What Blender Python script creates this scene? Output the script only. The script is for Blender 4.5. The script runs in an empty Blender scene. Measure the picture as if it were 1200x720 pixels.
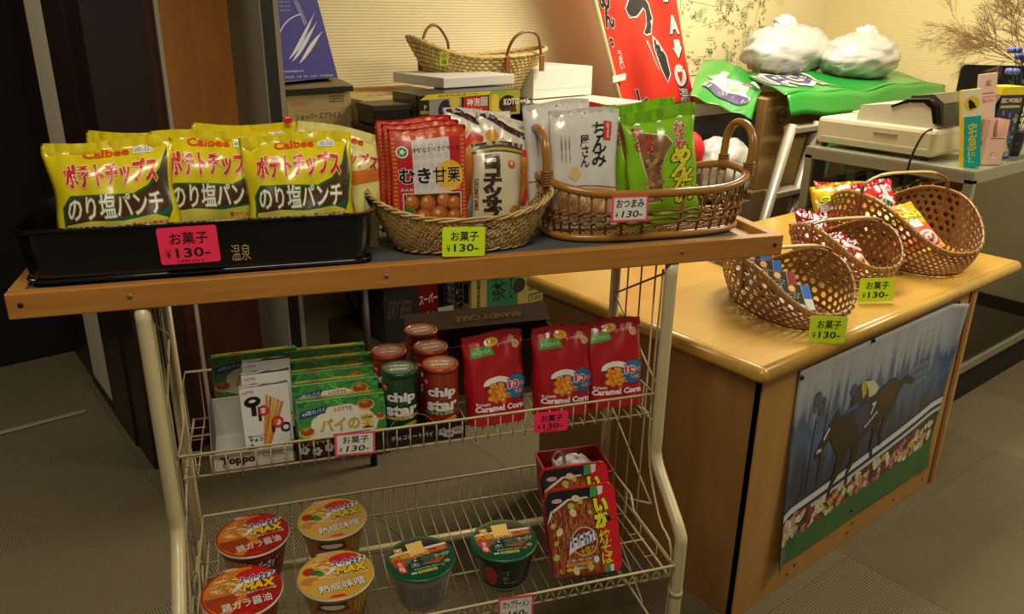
import bpy, bmesh, math, random
from mathutils import Matrix, Vector, Euler, noise as mnoise
PI = math.pi
SC = bpy.context.scene
COL = SC.collection
random.seed(7)

# ------------------------------------------------------------------ camera
# world: z up, x and y run along the two walls of the room; the rack stands turned by RA
BE, TH, RO, RA = math.radians(51.324), math.radians(20.563), math.radians(-.797), math.radians(-21.402)
fh = Vector((math.cos(BE), math.sin(BE), 0)); rt0 = Vector((math.sin(BE), -math.cos(BE), 0)); up0 = Vector((0, 0, 1))
fwd = math.cos(TH)*fh - math.sin(TH)*up0
dn0 = fwd.cross(rt0)
rt = math.cos(RO)*rt0 + math.sin(RO)*dn0
dn = -math.sin(RO)*rt0 + math.cos(RO)*dn0
cam_d = bpy.data.cameras.new('camera'); cam = bpy.data.objects.new('camera', cam_d); COL.objects.link(cam)
cam_d.sensor_fit = 'HORIZONTAL'; cam_d.sensor_width = 36.0; cam_d.lens = 938.15/1200*36.0; cam_d.clip_start = .02
cam.matrix_world = Matrix(((rt.x, -dn.x, -fwd.x, 0), (rt.y, -dn.y, -fwd.y, 0), (rt.z, -dn.z, -fwd.z, 1.5), (0, 0, 0, 1)))
SC.camera = cam

# ------------------------------------------------------------------ world, lamps, exposure
wd = bpy.data.worlds.new('world'); SC.world = wd; wd.use_nodes = True
wd.node_tree.nodes['Background'].inputs[0].default_value = (1.0, .88, .70, 1)
wd.node_tree.nodes['Background'].inputs[1].default_value = .07
def area(name, loc, size, power, col=(1, .90, .71), rot=(0, 0, 0)):
    l = bpy.data.lights.new(name, 'AREA'); l.shape = 'RECTANGLE'; l.size = size[0]; l.size_y = size[1]
    l.energy = power; l.color = col
    o = bpy.data.objects.new(name, l); COL.objects.link(o); o.location = loc; o.rotation_euler = rot
    return o
area('ceiling_or_fill_lamp', (3.0, 1.75, 2.48), (1.2, .6), 54)
area('ceiling_or_fill_lamp', (3.2, -.1, 2.48), (1.2, .4), 34)  # added unseen lamp, lifts the floor at right and the counter front
area('ceiling_or_fill_lamp', (.1, .35, 2.48), (1.2, .4), 19)  # added fill light for the pack fronts, no fitting known here
area('ceiling_or_fill_lamp', (-.75, 2.9, 2.48), (.4, .3), 9)  # added unseen light in the left room to brighten the pale jamb
SC.view_settings.view_transform = 'Standard'; SC.view_settings.look = 'None'
SC.view_settings.exposure = 0.35; SC.view_settings.gamma = 1.0; SC.view_settings.use_curve_mapping = False

# ------------------------------------------------------------------ materials
def lin(c):
    if isinstance(c, str):
        c = c.lstrip('#'); c = [int(c[i:i+2], 16) for i in (0, 2, 4)]
        c = [v/255 for v in c]
    return [(v/12.92 if v <= .04045 else ((v+.055)/1.055)**2.4) for v in c]
_M = {}
def base_mat(key):
    m = bpy.data.materials.new(key); m.use_nodes = True
    nt = m.node_tree; b = nt.nodes['Principled BSDF']
    return m, nt, b
def N(nt, t, **kw):
    n = nt.nodes.new(t)
    for k, v in kw.items():
        if hasattr(n, k) and k not in n.inputs: setattr(n, k, v)
        else: n.inputs[k].default_value = v
    return n
def mixc(nt, fac, a, b):
    n = nt.nodes.new('ShaderNodeMix'); n.data_type = 'RGBA'
    if isinstance(fac, (int, float)): n.inputs[0].default_value = fac
    else: nt.links.new(fac, n.inputs[0])
    for i, v in ((6, a), (7, b)):
        if isinstance(v, (list, tuple)): n.inputs[i].default_value = (*v[:3], 1)
        else: nt.links.new(v, n.inputs[i])
    return n.outputs[2]
def K(c, rough=.45, kind='plain', var=.10, scale=40, metal=0.0, bump=0.0, bscale=60, stretch=(1, 1, 1), coat=0.0, alpha=1.0, sheen=0):
    """colour with a little procedural unevenness; cached"""
    key = f'{c}{rough}{kind}{var}{scale}{metal}{bump}{bscale}{stretch}{coat}{alpha}{sheen}'
    if key in _M: return _M[key]
    m, nt, b = base_mat('material_' + str(len(_M)))
    L = lin(c)
    tc = N(nt, 'ShaderNodeTexCoord'); mp = N(nt, 'ShaderNodeMapping'); mp.inputs['Scale'].default_value = stretch
    nt.links.new(tc.outputs['Object'], mp.inputs[0])
    no = N(nt, 'ShaderNodeTexNoise', Scale=scale, Detail=4.0); nt.links.new(mp.outputs[0], no.inputs['Vector'])
    a = [max(0, v*(1-var)) for v in L]; d = [min(1, v*(1+var)) for v in L]
    nt.links.new(mixc(nt, no.outputs[0], a, d), b.inputs['Base Color'])
    b.inputs['Roughness'].default_value = rough; b.inputs['Metallic'].default_value = metal
    b.inputs['Coat Weight'].default_value = coat; b.inputs['Coat Roughness'].default_value = .12
    if alpha < 1: b.inputs['Alpha'].default_value = alpha
    if bump:
        n2 = N(nt, 'ShaderNodeTexNoise', Scale=bscale, Detail=3.0); nt.links.new(mp.outputs[0], n2.inputs['Vector'])
        bp = N(nt, 'ShaderNodeBump', Strength=bump, Distance=.004); nt.links.new(n2.outputs[0], bp.inputs['Height'])
        nt.links.new(bp.outputs[0], b.inputs['Normal'])
    _M[key] = m
    return m
def wood(c1, c2, rough=.4, axis=0, scale=6.0, ring=14, coat=.15, key2=''):
    key = f'wood{c1}{c2}{rough}{axis}{scale}{ring}{coat}'
    if key in _M: return _M[key]
    m, nt, b = base_mat('wood_' + str(len(_M)))
    st = [ring, ring, ring]; st[axis] = .9
    tc = N(nt, 'ShaderNodeTexCoord'); mp = N(nt, 'ShaderNodeMapping'); mp.inputs['Scale'].default_value = st
    nt.links.new(tc.outputs['Object'], mp.inputs[0])
    no = N(nt, 'ShaderNodeTexNoise', Scale=scale, Detail=6.0, Roughness=.62, Distortion=.6); nt.links.new(mp.outputs[0], no.inputs['Vector'])
    st2 = [60, 60, 60]; st2[axis] = 2.5
    mp2 = N(nt, 'ShaderNodeMapping'); mp2.inputs['Scale'].default_value = st2; nt.links.new(tc.outputs['Object'], mp2.inputs[0])
    n2 = N(nt, 'ShaderNodeTexNoise', Scale=8.0, Detail=3.0); nt.links.new(mp2.outputs[0], n2.inputs['Vector'])
    r = N(nt, 'ShaderNodeMapRange'); r.inputs[1].default_value = .33; r.inputs[2].default_value = .68
    nt.links.new(no.outputs[0], r.inputs[0])
    base = mixc(nt, r.outputs[0], lin(c1), lin(c2))
    nt.links.new(mixc(nt, .16, base, mixc(nt, n2.outputs[0], [v*.55 for v in lin(c1)], [min(1, v*1.25) for v in lin(c2)])), b.inputs['Base Color'])
    b.inputs['Roughness'].default_value = rough; b.inputs['Coat Weight'].default_value = coat; b.inputs['Coat Roughness'].default_value = .25
    bp = N(nt, 'ShaderNodeBump', Strength=.08, Distance=.002); nt.links.new(n2.outputs[0], bp.inputs['Height']); nt.links.new(bp.outputs[0], b.inputs['Normal'])
    _M[key] = m
    return m
def wavy(c1, c2, axis='Z', scale=60, rough=.9, strength=.5, dist=.003, mottle=.12, rot=(0, 0, 0), coord='Object'):
    """ribbed surface: carpet loops, wallpaper ribs, woven felt"""
    key = f'wavy{c1}{c2}{axis}{scale}{rough}{strength}{rot}'
    if key in _M: return _M[key]
    m, nt, b = base_mat('ribbed_' + str(len(_M)))
    tc = N(nt, 'ShaderNodeTexCoord'); mp = N(nt, 'ShaderNodeMapping'); mp.inputs['Rotation'].default_value = rot
    nt.links.new(tc.outputs[coord], mp.inputs[0])
    w = N(nt, 'ShaderNodeTexWave', Scale=scale, Distortion=1.2, Detail=2.0); w.inputs['Detail Scale'].default_value = 3.0
    w.wave_type = 'BANDS'; w.bands_direction = axis
    nt.links.new(mp.outputs[0], w.inputs['Vector'])
    no = N(nt, 'ShaderNodeTexNoise', Scale=3.0, Detail=5.0); nt.links.new(mp.outputs[0], no.inputs['Vector'])
    n3 = N(nt, 'ShaderNodeTexNoise', Scale=350.0, Detail=1.0); nt.links.new(mp.outputs[0], n3.inputs['Vector'])
    base = mixc(nt, w.outputs['Fac'], lin(c1), lin(c2))
    dark = mixc(nt, no.outputs[0], [v*(1-mottle) for v in lin(c1)], [min(1, v*(1+mottle)) for v in lin(c2)])
    x = mixc(nt, .4, base, dark)
    sp = mixc(nt, n3.outputs[0], [v*.7 for v in lin(c1)], [min(1, v*1.2) for v in lin(c2)])
    nt.links.new(mixc(nt, .25, x, sp), b.inputs['Base Color'])
    b.inputs['Roughness'].default_value = rough
    bp = N(nt, 'ShaderNodeBump', Strength=strength, Distance=dist); nt.links.new(w.outputs['Fac'], bp.inputs['Height']); nt.links.new(bp.outputs[0], b.inputs['Normal'])
    _M[key] = m
    return m
def glassy(key, tint=(.9, .95, .9), gloss=.12, rough=.02):
    if key in _M: return _M[key]
    m, nt, b = base_mat(key); nt.nodes.remove(b)
    t = N(nt, 'ShaderNodeBsdfTransparent'); t.inputs[0].default_value = (*tint, 1)
    g = N(nt, 'ShaderNodeBsdfGlossy'); g.inputs['Roughness'].default_value = rough
    fr = N(nt, 'ShaderNodeFresnel', IOR=1.45); no = N(nt, 'ShaderNodeTexNoise', Scale=5.0)
    ma = N(nt, 'ShaderNodeMath', operation='MULTIPLY_ADD'); nt.links.new(fr.outputs[0], ma.inputs[0]); ma.inputs[1].default_value = 1.0; ma.inputs[2].default_value = gloss*.3
    mx = N(nt, 'ShaderNodeMixShader'); nt.links.new(ma.outputs[0], mx.inputs[0]); nt.links.new(t.outputs[0], mx.inputs[1]); nt.links.new(g.outputs[0], mx.inputs[2])
    nt.links.new(mx.outputs[0], nt.nodes['Material Output'].inputs[0])
    _M[key] = m
    return m
def film(c, rough=.28): return K(c, rough=rough, var=.06, scale=12, bump=.25, bscale=28, coat=.6)
def ink(c): return K(c, rough=.32, var=.05, scale=50, coat=.35)
def dull(c): return K(c, rough=.75, var=.06, scale=50)

# ------------------------------------------------------------------ mesh building
class MB:
    def __init__(s): s.v = []; s.f = []; s.mi = []; s.mats = []; s.sm = []
    def mat(s, m):
        if m not in s.mats: s.mats.append(m)
        return s.mats.index(m)
    def add(s, vs, fs, m=None, smooth=False, X=None):
        n = len(s.v); k = s.mat(m) if m is not None else 0
        for p in vs:
            p = Vector(p)
            s.v.append(X @ p if X is not None else p)
        for f in fs: s.f.append([n+i for i in f]); s.mi.append(k); s.sm.append(smooth)
        return s
    def box(s, a, b, m=None, X=None):
        (x0, y0, z0), (x1, y1, z1) = a, b
        vs = [(x0, y0, z0), (x1, y0, z0), (x1, y1, z0), (x0, y1, z0), (x0, y0, z1), (x1, y0, z1), (x1, y1, z1), (x0, y1, z1)]
        return s.add(vs, [(0, 3, 2, 1), (4, 5, 6, 7), (0, 1, 5, 4), (1, 2, 6, 5), (2, 3, 7, 6), (3, 0, 4, 7)], m, False, X)
    def bbox(s, a, b, m=None, r=.003, X=None):
        """box with chamfered edges"""
        bm = bmesh.new(); bmesh.ops.create_cube(bm, size=1)
        c = [(a[i]+b[i])/2 for i in range(3)]; d = [b[i]-a[i] for i in range(3)]
        for v in bm.verts: v.co = Vector([c[i]+v.co[i]*d[i] for i in range(3)])
        bmesh.ops.bevel(bm, geom=list(bm.edges), offset=min(r, min(abs(x) for x in d)*.45), segments=2, affect='EDGES', profile=.5)
        bm.verts.index_update()
        s.add([v.co.copy() for v in bm.verts], [[v.index for v in f.verts] for f in bm.faces], m, False, X); bm.free()
        return s
    def tube(s, pts, r, m=None, n=6, closed=False, X=None, flat=None, cap=True):
        P = [Vector(p) for p in pts]; k = len(P)
        if k < 2: return s
        R = r if isinstance(r, (list, tuple)) else [r]*k
        tang = []
        for i in range(k):
            a = P[(i-1) % k] if (closed or i > 0) else P[i]; b = P[(i+1) % k] if (closed or i < k-1) else P[i]
            t = (b-a); tang.append(t.normalized() if t.length > 1e-9 else Vector((0, 0, 1)))
        t0 = tang[0]; nrm = t0.orthogonal().normalized() if flat is None else Vector(flat)
        nrm = (nrm - t0*nrm.dot(t0)).normalized()
        vs = []
        for i in range(k):
            t = tang[i]; nrm = (nrm - t*nrm.dot(t)); nrm = nrm.normalized() if nrm.length > 1e-6 else t.orthogonal().normalized()
            bn = t.cross(nrm); q = R[i]
            ra, rb = (q if isinstance(q, tuple) else (q, q))
            for j in range(n):
                a = 2*PI*j/n; vs.append(P[i] + nrm*math.cos(a)*ra + bn*math.sin(a)*rb)
        fs = []
        for i in range(k if closed else k-1):
            i2 = (i+1) % k
            for j in range(n): j2 = (j+1) % n; fs.append((i*n+j, i*n+j2, i2*n+j2, i2*n+j))
        if not closed and cap: fs.append(tuple(range(n-1, -1, -1))); fs.append(tuple((k-1)*n+j for j in range(n)))
        return s.add(vs, fs, m, True, X)
    def lathe(s, prof, m=None, n=32, X=None, caps=(True, True)):
        vs = []; fs = []
        for r, z in prof:
            for j in range(n): a = 2*PI*j/n; vs.append((r*math.cos(a), r*math.sin(a), z))
        for i in range(len(prof)-1):
            for j in range(n): j2 = (j+1) % n; fs.append((i*n+j, i*n+j2, (i+1)*n+j2, (i+1)*n+j))
        if caps[0]: fs.append(tuple(range(n-1, -1, -1)))
        if caps[1]: fs.append(tuple((len(prof)-1)*n+j for j in range(n)))
        return s.add(vs, fs, m, True, X)
    def grid(s, fn, nu, nv, m=None, X=None, smooth=True, wrap=False):
        vs = [fn(i/nu, j/nv) for j in range(nv+1) for i in range(nu+1)]
        fs = [(j*(nu+1)+i, j*(nu+1)+i+1, (j+1)*(nu+1)+i+1, (j+1)*(nu+1)+i) for j in range(nv) for i in range(nu)]
        return s.add(vs, fs, m, smooth, X)
    def prism(s, poly, z0, z1, m=None, X=None):
        n = len(poly); vs = [(x, y, z0) for x, y in poly]+[(x, y, z1) for x, y in poly]
        fs = [tuple(range(n-1, -1, -1)), tuple(range(n, 2*n))]+[(i, (i+1) % n, n+(i+1) % n, n+i) for i in range(n)]
        return s.add(vs, fs, m, False, X)
    def sphere(s, c, r, m=None, n=10, X=None):
        r = r if isinstance(r, (tuple, list)) else (r, r, r)
        pr = []
        vs = []; fs = []; h = max(4, n//2)
        for i in range(h+1):
            ph = PI*i/h
            for j in range(n): a = 2*PI*j/n; vs.append((c[0]+r[0]*math.sin(ph)*math.cos(a), c[1]+r[1]*math.sin(ph)*math.sin(a), c[2]-r[2]*math.cos(ph)))
        for i in range(h):
            for j in range(n): j2 = (j+1) % n; fs.append((i*n+j, i*n+j2, (i+1)*n+j2, (i+1)*n+j))
        return s.add(vs, fs, m, True, X)
    def build(s, name, parent=None, M=None, merge=False, solid=0.0, label=None):
        me = bpy.data.meshes.new(name); me.from_pydata([tuple(v) for v in s.v], [], s.f)
        for m in s.mats: me.materials.append(m)
        me.polygons.foreach_set('material_index', s.mi); me.polygons.foreach_set('use_smooth', s.sm); me.update()
        if merge:
            bm = bmesh.new(); bm.from_mesh(me); bmesh.ops.remove_doubles(bm, verts=bm.verts, dist=1e-5)
            bmesh.ops.recalc_face_normals(bm, faces=bm.faces); bm.to_mesh(me); bm.free()
        o = bpy.data.objects.new(name, me); COL.objects.link(o)
        if parent is not None: o.parent = parent
        if M is not None: o.matrix_local = M
        if solid:
            md = o.modifiers.new('thickness', 'SOLIDIFY'); md.thickness = solid; md.offset = 0
        if label: o['label'] = label
        return o
def tag(o, label=None, cat=None, group=None, kind=None):
    if label: o['label'] = label
    if cat: o['category'] = cat
    if group: o['group'] = group
    if kind: o['kind'] = kind
    return o
def thing(name, label, cat, M, group=None):
    o = bpy.data.objects.new(name, None); o.empty_display_size = .05; COL.objects.link(o); o.matrix_world = M
    return tag(o, label, cat, group)
def struct(name, mb, parent=None, merge=False):
    o = mb.build(name, parent, merge=merge)
    if parent is None: o['kind'] = 'structure'
    return o
_kids = {}
def copy_thing(r, M, label, group=None):
    c = r.copy(); COL.objects.link(c); c.matrix_world = M; c['label'] = label
    if group: c['group'] = group
    for ch in [o for o in COL.objects if o.parent == r]:
        d = ch.copy(); COL.objects.link(d); d.parent = c
        for g in [o for o in COL.objects if o.parent == ch]:
            e = g.copy(); COL.objects.link(e); e.parent = d
    return c
def T(x, y, z): return Matrix.Translation((x, y, z))
def Rx(a): return Matrix.Rotation(math.radians(a), 4, 'X')
def Ry(a): return Matrix.Rotation(math.radians(a), 4, 'Y')
def Rz(a): return Matrix.Rotation(math.radians(a), 4, 'Z')
RK = Matrix.Rotation(RA, 4, 'Z')
def rk(u, v, z, yaw=0, lean=0, roll=0): return RK @ T(u, v, z) @ Rz(yaw) @ Ry(roll) @ Rx(-lean)
def wm(x, y, z, yaw=0, lean=0, roll=0): return T(x, y, z) @ Rz(yaw) @ Ry(roll) @ Rx(-lean)

# ------------------------------------------------------------------ flat print that follows a surface
_txt = {}
def text_geo(s, bold=0.0, vertical=False, shear=0.0):
    key = (s, bold, vertical, shear)
    if key in _txt: return _txt[key]
    c = bpy.data.curves.new('lettering', 'FONT'); c.body = '\n'.join(s) if vertical else s
    c.size = 1; c.offset = bold; c.resolution_u = 2; c.shear = shear; c.align_x = 'CENTER' if vertical else 'LEFT'; c.space_line = .78 if vertical else 1
    o = bpy.data.objects.new('lettering', c); me = bpy.data.meshes.new_from_object(o)
    vs = [(v.co.x, v.co.y) for v in me.vertices]; fs = [tuple(p.vertices) for p in me.polygons]
    bpy.data.objects.remove(o); bpy.data.curves.remove(c); bpy.data.meshes.remove(me)
    if not vs: vs = [(0, 0), (1, 0), (1, 1)]; fs = []
    xs = [v[0] for v in vs]; ys = [v[1] for v in vs]
    _txt[key] = (vs, fs, (min(xs), min(ys), max(xs), max(ys)))
    return _txt[key]
class Art:
    """decals in 0..1 x 0..1 design coordinates, laid on the surface S(x, y); w, h = real size"""
    def __init__(s, S, w, h, thr=.008, base=.0004, step=.0003, flat=False, mk=ink):
        s.S = S; s.w = w; s.h = h; s.thr = thr; s.base = base; s.step = step; s.flat = flat; s.mk = mk; s.items = []
    def _put(s, vs, fs, col, layer): s.items.append((vs, fs, col, layer))
    def poly(s, pts, col, layer=1): s._put(list(pts), [tuple(range(len(pts)))], col, layer); return s
    def rect(s, x0, y0, x1, y1, col, layer=1): return s.poly([(x0, y0), (x1, y0), (x1, y1), (x0, y1)], col, layer)
    def ell(s, cx, cy, rx, ry=None, col='#000000', layer=1, rot=0, n=18):
        if ry is None: ry = rx*s.w/s.h
        c, d = math.cos(rot), math.sin(rot)
        P = []
        for i in range(n):
            a = 2*PI*i/n; x = rx*math.cos(a)*s.w; y = ry*math.sin(a)*s.h
            P.append((cx+(x*c-y*d)/s.w, cy+(x*d+y*c)/s.h))
        return s.poly(P, col, layer)
    def ring(s, cx, cy, r, t, col, layer=1, n=18):
        ry = r*s.w/s.h; k = (r-t)/r
        o = [(cx+r*math.cos(2*PI*i/n), cy+ry*math.sin(2*PI*i/n)) for i in range(n)]
        q = [(cx+k*r*math.cos(2*PI*i/n), cy+k*ry*math.sin(2*PI*i/n)) for i in range(n)]
        s._put(o+q, [(i, (i+1) % n, n+(i+1) % n, n+i) for i in range(n)], col, layer); return s
    def star(s, cx, cy, r, k, n, col, layer=1):
        P = []
        for i in range(2*n):
            a = PI*i/n; q = r if i % 2 == 0 else r*k
            P.append((cx+q*math.cos(a), cy+q*math.sin(a)*s.w/s.h))
        return s.poly(P, col, layer)
    def text(s, t, x0, y0, x1, y1, col, layer=2, bold=.012, out=None, out2=None, vertical=False, shear=0.0, rot=0.0, keep=False):
        if any(ord(ch) >= 0x4E00 for ch in t):      # dense characters keep thin strokes so that they stay legible
            bold = min(bold, .012); out = (out[0], min(out[1], .020)) if out else None; out2 = (out2[0], min(out2[1], .032)) if out2 else None
        if '醤' in t: bold = .004; out = (out[0], .009) if out else None
        for q in ((out2, 0), (out, 1), ((col, 0), 2)):
            if q[0] is None: continue
            c, extra = q[0]
            vs, fs, bb = text_geo(t, bold+extra, vertical, shear)
            b0 = text_geo(t, bold, vertical, shear)[2]
            bw = max(1e-6, b0[2]-b0[0]); bh = max(1e-6, b0[3]-b0[1])
            sx = (x1-x0)/bw; sy = (y1-y0)/bh
            if keep:
                k = min(sx*s.w, sy*s.h); sx, sy = k/s.w, k/s.h
            mx, my = (x0+x1)/2, (y0+y1)/2; cx, cy = (b0[0]+b0[2])/2, (b0[1]+b0[3])/2
            co, si = math.cos(rot), math.sin(rot); P = []
            for x, y in vs:
                X, Y = (x-cx)*sx*s.w, (y-cy)*sy*s.h
                P.append((mx+(X*co-Y*si)/s.w, my+(X*si+Y*co)/s.h))
            s._put(P, fs, c, layer-.66+.33*q[1] if q[1] < 2 else layer)
        return s
    def normal(s, x, y):
        e = .01; S = s.S
        a = Vector(S(x+e, y))-Vector(S(x-e, y)); b = Vector(S(x, y+e))-Vector(S(x, y-e))
        n = a.cross(b)
        return n.normalized() if n.length > 1e-12 else Vector((0, -1, 0))
    def build(s, parent, name='printed_design'):
        mb = MB(); fixed = s.normal(.5, .5) if s.flat else None
        for vs, fs, col, layer in s.items:
            if not s.flat:
                bm = bmesh.new(); B = [bm.verts.new((x*s.w, y*s.h, 0)) for x, y in vs]
                for f in fs:
                    try: bm.faces.new([B[i] for i in f])
                    except ValueError: pass
                big = [f for f in bm.faces if len(f.verts) > 4]
                if big: bmesh.ops.triangulate(bm, faces=big)
                for _ in range(5):
                    ed = [e for e in bm.edges if e.calc_length() > s.thr]
                    if not ed: break
                    bmesh.ops.subdivide_edges(bm, edges=ed, cuts=1, use_grid_fill=True)
                    bg = [f for f in bm.faces if len(f.verts) > 4]
                    if bg: bmesh.ops.triangulate(bm, faces=bg)
                bm.verts.index_update()
                vs = [(v.co.x/s.w, v.co.y/s.h) for v in bm.verts]; fs = [tuple(v.index for v in f.verts) for f in bm.faces]; bm.free()
            off = s.base+s.step*layer
            P = []
            for x, y in vs:
                x = min(max(x, .002), .998) if s.flat is False else x
                y = min(max(y, .002), .998) if s.flat is False else y
                P.append(Vector(s.S(x, y)) + (fixed if s.flat else s.normal(x, y))*off)
            m = col if not isinstance(col, str) else s.mk(col)
            mb.add(P, fs, m, not s.flat)
        return mb.build(name, parent)

# ------------------------------------------------------------------ bags and boxes
def bag_fn(w, h, d, seal=.018, px=2.4, py=3.0, bottom='seal', seed=0, wr=.0012, pinch=.05, side=-1):
    rnd = random.Random(seed); ph = [rnd.uniform(0, 6.28) for _ in range(6)]
    def S(x, y):
        t = (y*h-(seal if bottom == 'seal' else 0))/(h-seal*(2 if bottom == 'seal' else 1)); tc = min(max(t, 0), 1)
        if bottom == 'seal': vy = (1-abs(2*tc-1)**py)**.75
        else: vy = (1-tc**2.2)**.8
        xx = min(max(x, 0), 1)
        hx = (1-abs(2*xx-1)**px)**.6 if 0 < xx < 1 else 0
        b = d*vy*hx
        wv = wr*(math.sin(x*23+ph[0]+3*y)*math.sin(y*9+ph[1]) + .8*math.sin(x*11-y*17+ph[2]))
        top = math.exp(-((1-y)*h/.035)**1.0)
        wv += wr*1.2*top*math.sin(x*41+ph[3]); 
        edge = min(1, hx*2)
        X = w*(x-.5)*(1-pinch*vy) + wr*2*math.sin(y*13+ph[4])*(x-.5)
        Z = y*h + (.004*math.sin(x*5+ph[5])*(y > .5)*(y-.5)*2)
        return Vector((X, side*(b+wv*edge), Z))
    return S
def bag(name, label, cat, M, w, h, d, col, group=None, seed=0, dback=None, mat=None, **kw):
    root = thing(name, label, cat, M, group)
    S = bag_fn(w, h, d, seed=seed, **kw); B = bag_fn(w, h, dback if dback is not None else d*.7, seed=seed, side=1, **kw)
    nu, nv = max(12, int(w/.006)), max(14, int(h/.006)); mb = MB(); m = mat or film(col)
    mb.grid(S, nu, nv, m); mb.grid(lambda x, y: B(1-x, y), nu, nv, m)
    mb.build('bag', root, merge=True)
    return root, S
def box_faces(w, d, h):
    return dict(front=(lambda x, y: Vector((-w/2+x*w, -d/2, y*h)), w, h), back=(lambda x, y: Vector((w/2-x*w, d/2, y*h)), w, h),
                top=(lambda x, y: Vector((-w/2+x*w, -d/2+y*d, h)), w, d), left=(lambda x, y: Vector((-w/2, d/2-x*d, y*h)), d, h),
                right=(lambda x, y: Vector((w/2, -d/2+x*d, y*h)), d, h))
def face_art(w, d, h, face, mk=ink):
    S, a, b = box_faces(w, d, h)[face]
    return Art(S, a, b, flat=True, base=.0003, step=.0002, mk=mk)
def carton(name, label, cat, M, w, d, h, col, group=None, r=.0015, mat=None):
    root = thing(name, label, cat, M, group)
    MB().bbox((-w/2, -d/2, 0), (w/2, d/2, h), mat or K(col, rough=.4, coat=.2), r).build('box', root)
    return root
# ================================================================== the room
carpA = wavy('#63573d', '#8a7d5b', 'X', 42, .95, .8, .004)
carpB = wavy('#63573d', '#8a7d5b', 'Y', 42, .95, .8, .004)
carpA2 = wavy('#5b5038', '#827555', 'X', 42, .95, .8, .004)
carpB2 = wavy('#5e523a', '#847757', 'Y', 42, .95, .8, .004)
fl = struct('floor', MB().box((-1.6, -1.2, -.06), (5.2, 4.3, -.006), dull('#3b3326')))
tile_me = {}
for i in range(13):
    for j in range(11):
        x, y = -1.5+i*.5, -1.1+j*.5
        if x > 4.6 or y > 3.7: continue
        k = ((i+j) % 2, (i*7+j*3) % 3 == 0)
        if k not in tile_me:
            mb = MB().box((.0006, .0006, -.006), (.4994, .4994, 0), (carpA, carpB)[k[0]] if k[1] else (carpA2, carpB2)[k[0]])
            o = mb.build('carpet_tile', fl); tile_me[k] = o.data
        else:
            o = bpy.data.objects.new('carpet_tile', tile_me[k]); COL.objects.link(o); o.parent = fl
        o.location = (x, y, 0)
paper = wavy('#dccc9b', '#e6d8aa', 'Z', 30, .85, .35, .003, .04)
paper2 = wavy('#d6c68e', '#e0d09a', 'Z', 30, .85, .35, .003, .04)
struct('wall_left', MB().box((.98, 2.80, 0), (4.75, 2.95, 2.6), paper))
struct('wall_right', MB().box((4.60, -1.2, 0), (4.75, 2.80, 2.6), paper2))
struct('ceiling', MB().box((-1.6, -1.2, 2.6), (5.2, 4.3, 2.66), dull('#ddd5bd')))
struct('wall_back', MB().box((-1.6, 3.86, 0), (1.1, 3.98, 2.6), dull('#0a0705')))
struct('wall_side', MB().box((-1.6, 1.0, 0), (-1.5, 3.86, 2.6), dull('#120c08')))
struct('baseboard_left', MB().box((1.03, 2.785, 0), (4.60, 2.80, .07), dull('#4a3422')))
struct('baseboard_right', MB().box((4.585, -1.2, 0), (4.60, 2.785, .07), dull('#4a3422')))
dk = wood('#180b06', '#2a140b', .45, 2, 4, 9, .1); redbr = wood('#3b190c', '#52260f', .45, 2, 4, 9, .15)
orw = wood('#be7830', '#d08c3e', .35, 2, 5, 5, .3)
# timber pillar and door jamb of the opening on the left
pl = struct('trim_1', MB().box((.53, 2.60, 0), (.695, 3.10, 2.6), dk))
MB().box((.522, 2.80, 0), (.53, 3.10, 2.55), wood('#23100a', '#33190d', .45, 2, 4, 9, .1)).build('pillar_facing', pl)
j = struct('trim_2', MB().box((.53, 3.10, .0), (.60, 3.46, 2.6), K('#dccfb2', rough=.6, var=.14, scale=9, stretch=(8, 8, .6))))
MB().box((.524, 3.10, 0), (.53, 3.46, .035), dull('#3a1d10')).build('plinth', j)
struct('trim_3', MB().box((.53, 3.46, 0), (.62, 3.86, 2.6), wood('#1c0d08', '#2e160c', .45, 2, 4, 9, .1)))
struct('trim_4', MB().box((.695, 2.66, 0), (.742, 2.80, 2.6), redbr))
struct('trim_5', MB().box((.742, 2.645, 0), (.754, 2.80, 2.6), K('#c9bfae', rough=.5, var=.06)))
struct('door_1', MB().box((.754, 2.66, 1.0), (.998, 2.70, 2.6), orw)).__setitem__('label', 'orange brown wooden door panel between white strip and grey post')
struct('door_2', MB().box((.754, 2.66, 0), (.998, 2.70, .998), wood('#46200f', '#5a2b13', .45, 2, 5, 6, .15)))
struct('trim_6', MB().box((.966, 2.402, 0), (.972, 2.80, 2.6), K('#8b8670', rough=.6, var=.12, scale=7)))
struct('trim_7', MB().box((.972, 2.40, 0), (1.008, 2.80, 2.6), K('#14120f', rough=.5)))
struct('trim_8', MB().box((1.008, 2.405, 0), (1.026, 2.80, 2.6), K('#8a7f6a', rough=.6)))
tag(MB().tube([(-1.5, 3.19, .004), (.44, 3.20, .004)], [(.016, .004)]*2, K('#cfc6ae', rough=.4, metal=.2), 8, flat=(0, 1, 0)).build('threshold_strip'),
    'pale metal threshold strip across the carpet at the dark doorway', 'threshold')

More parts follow.
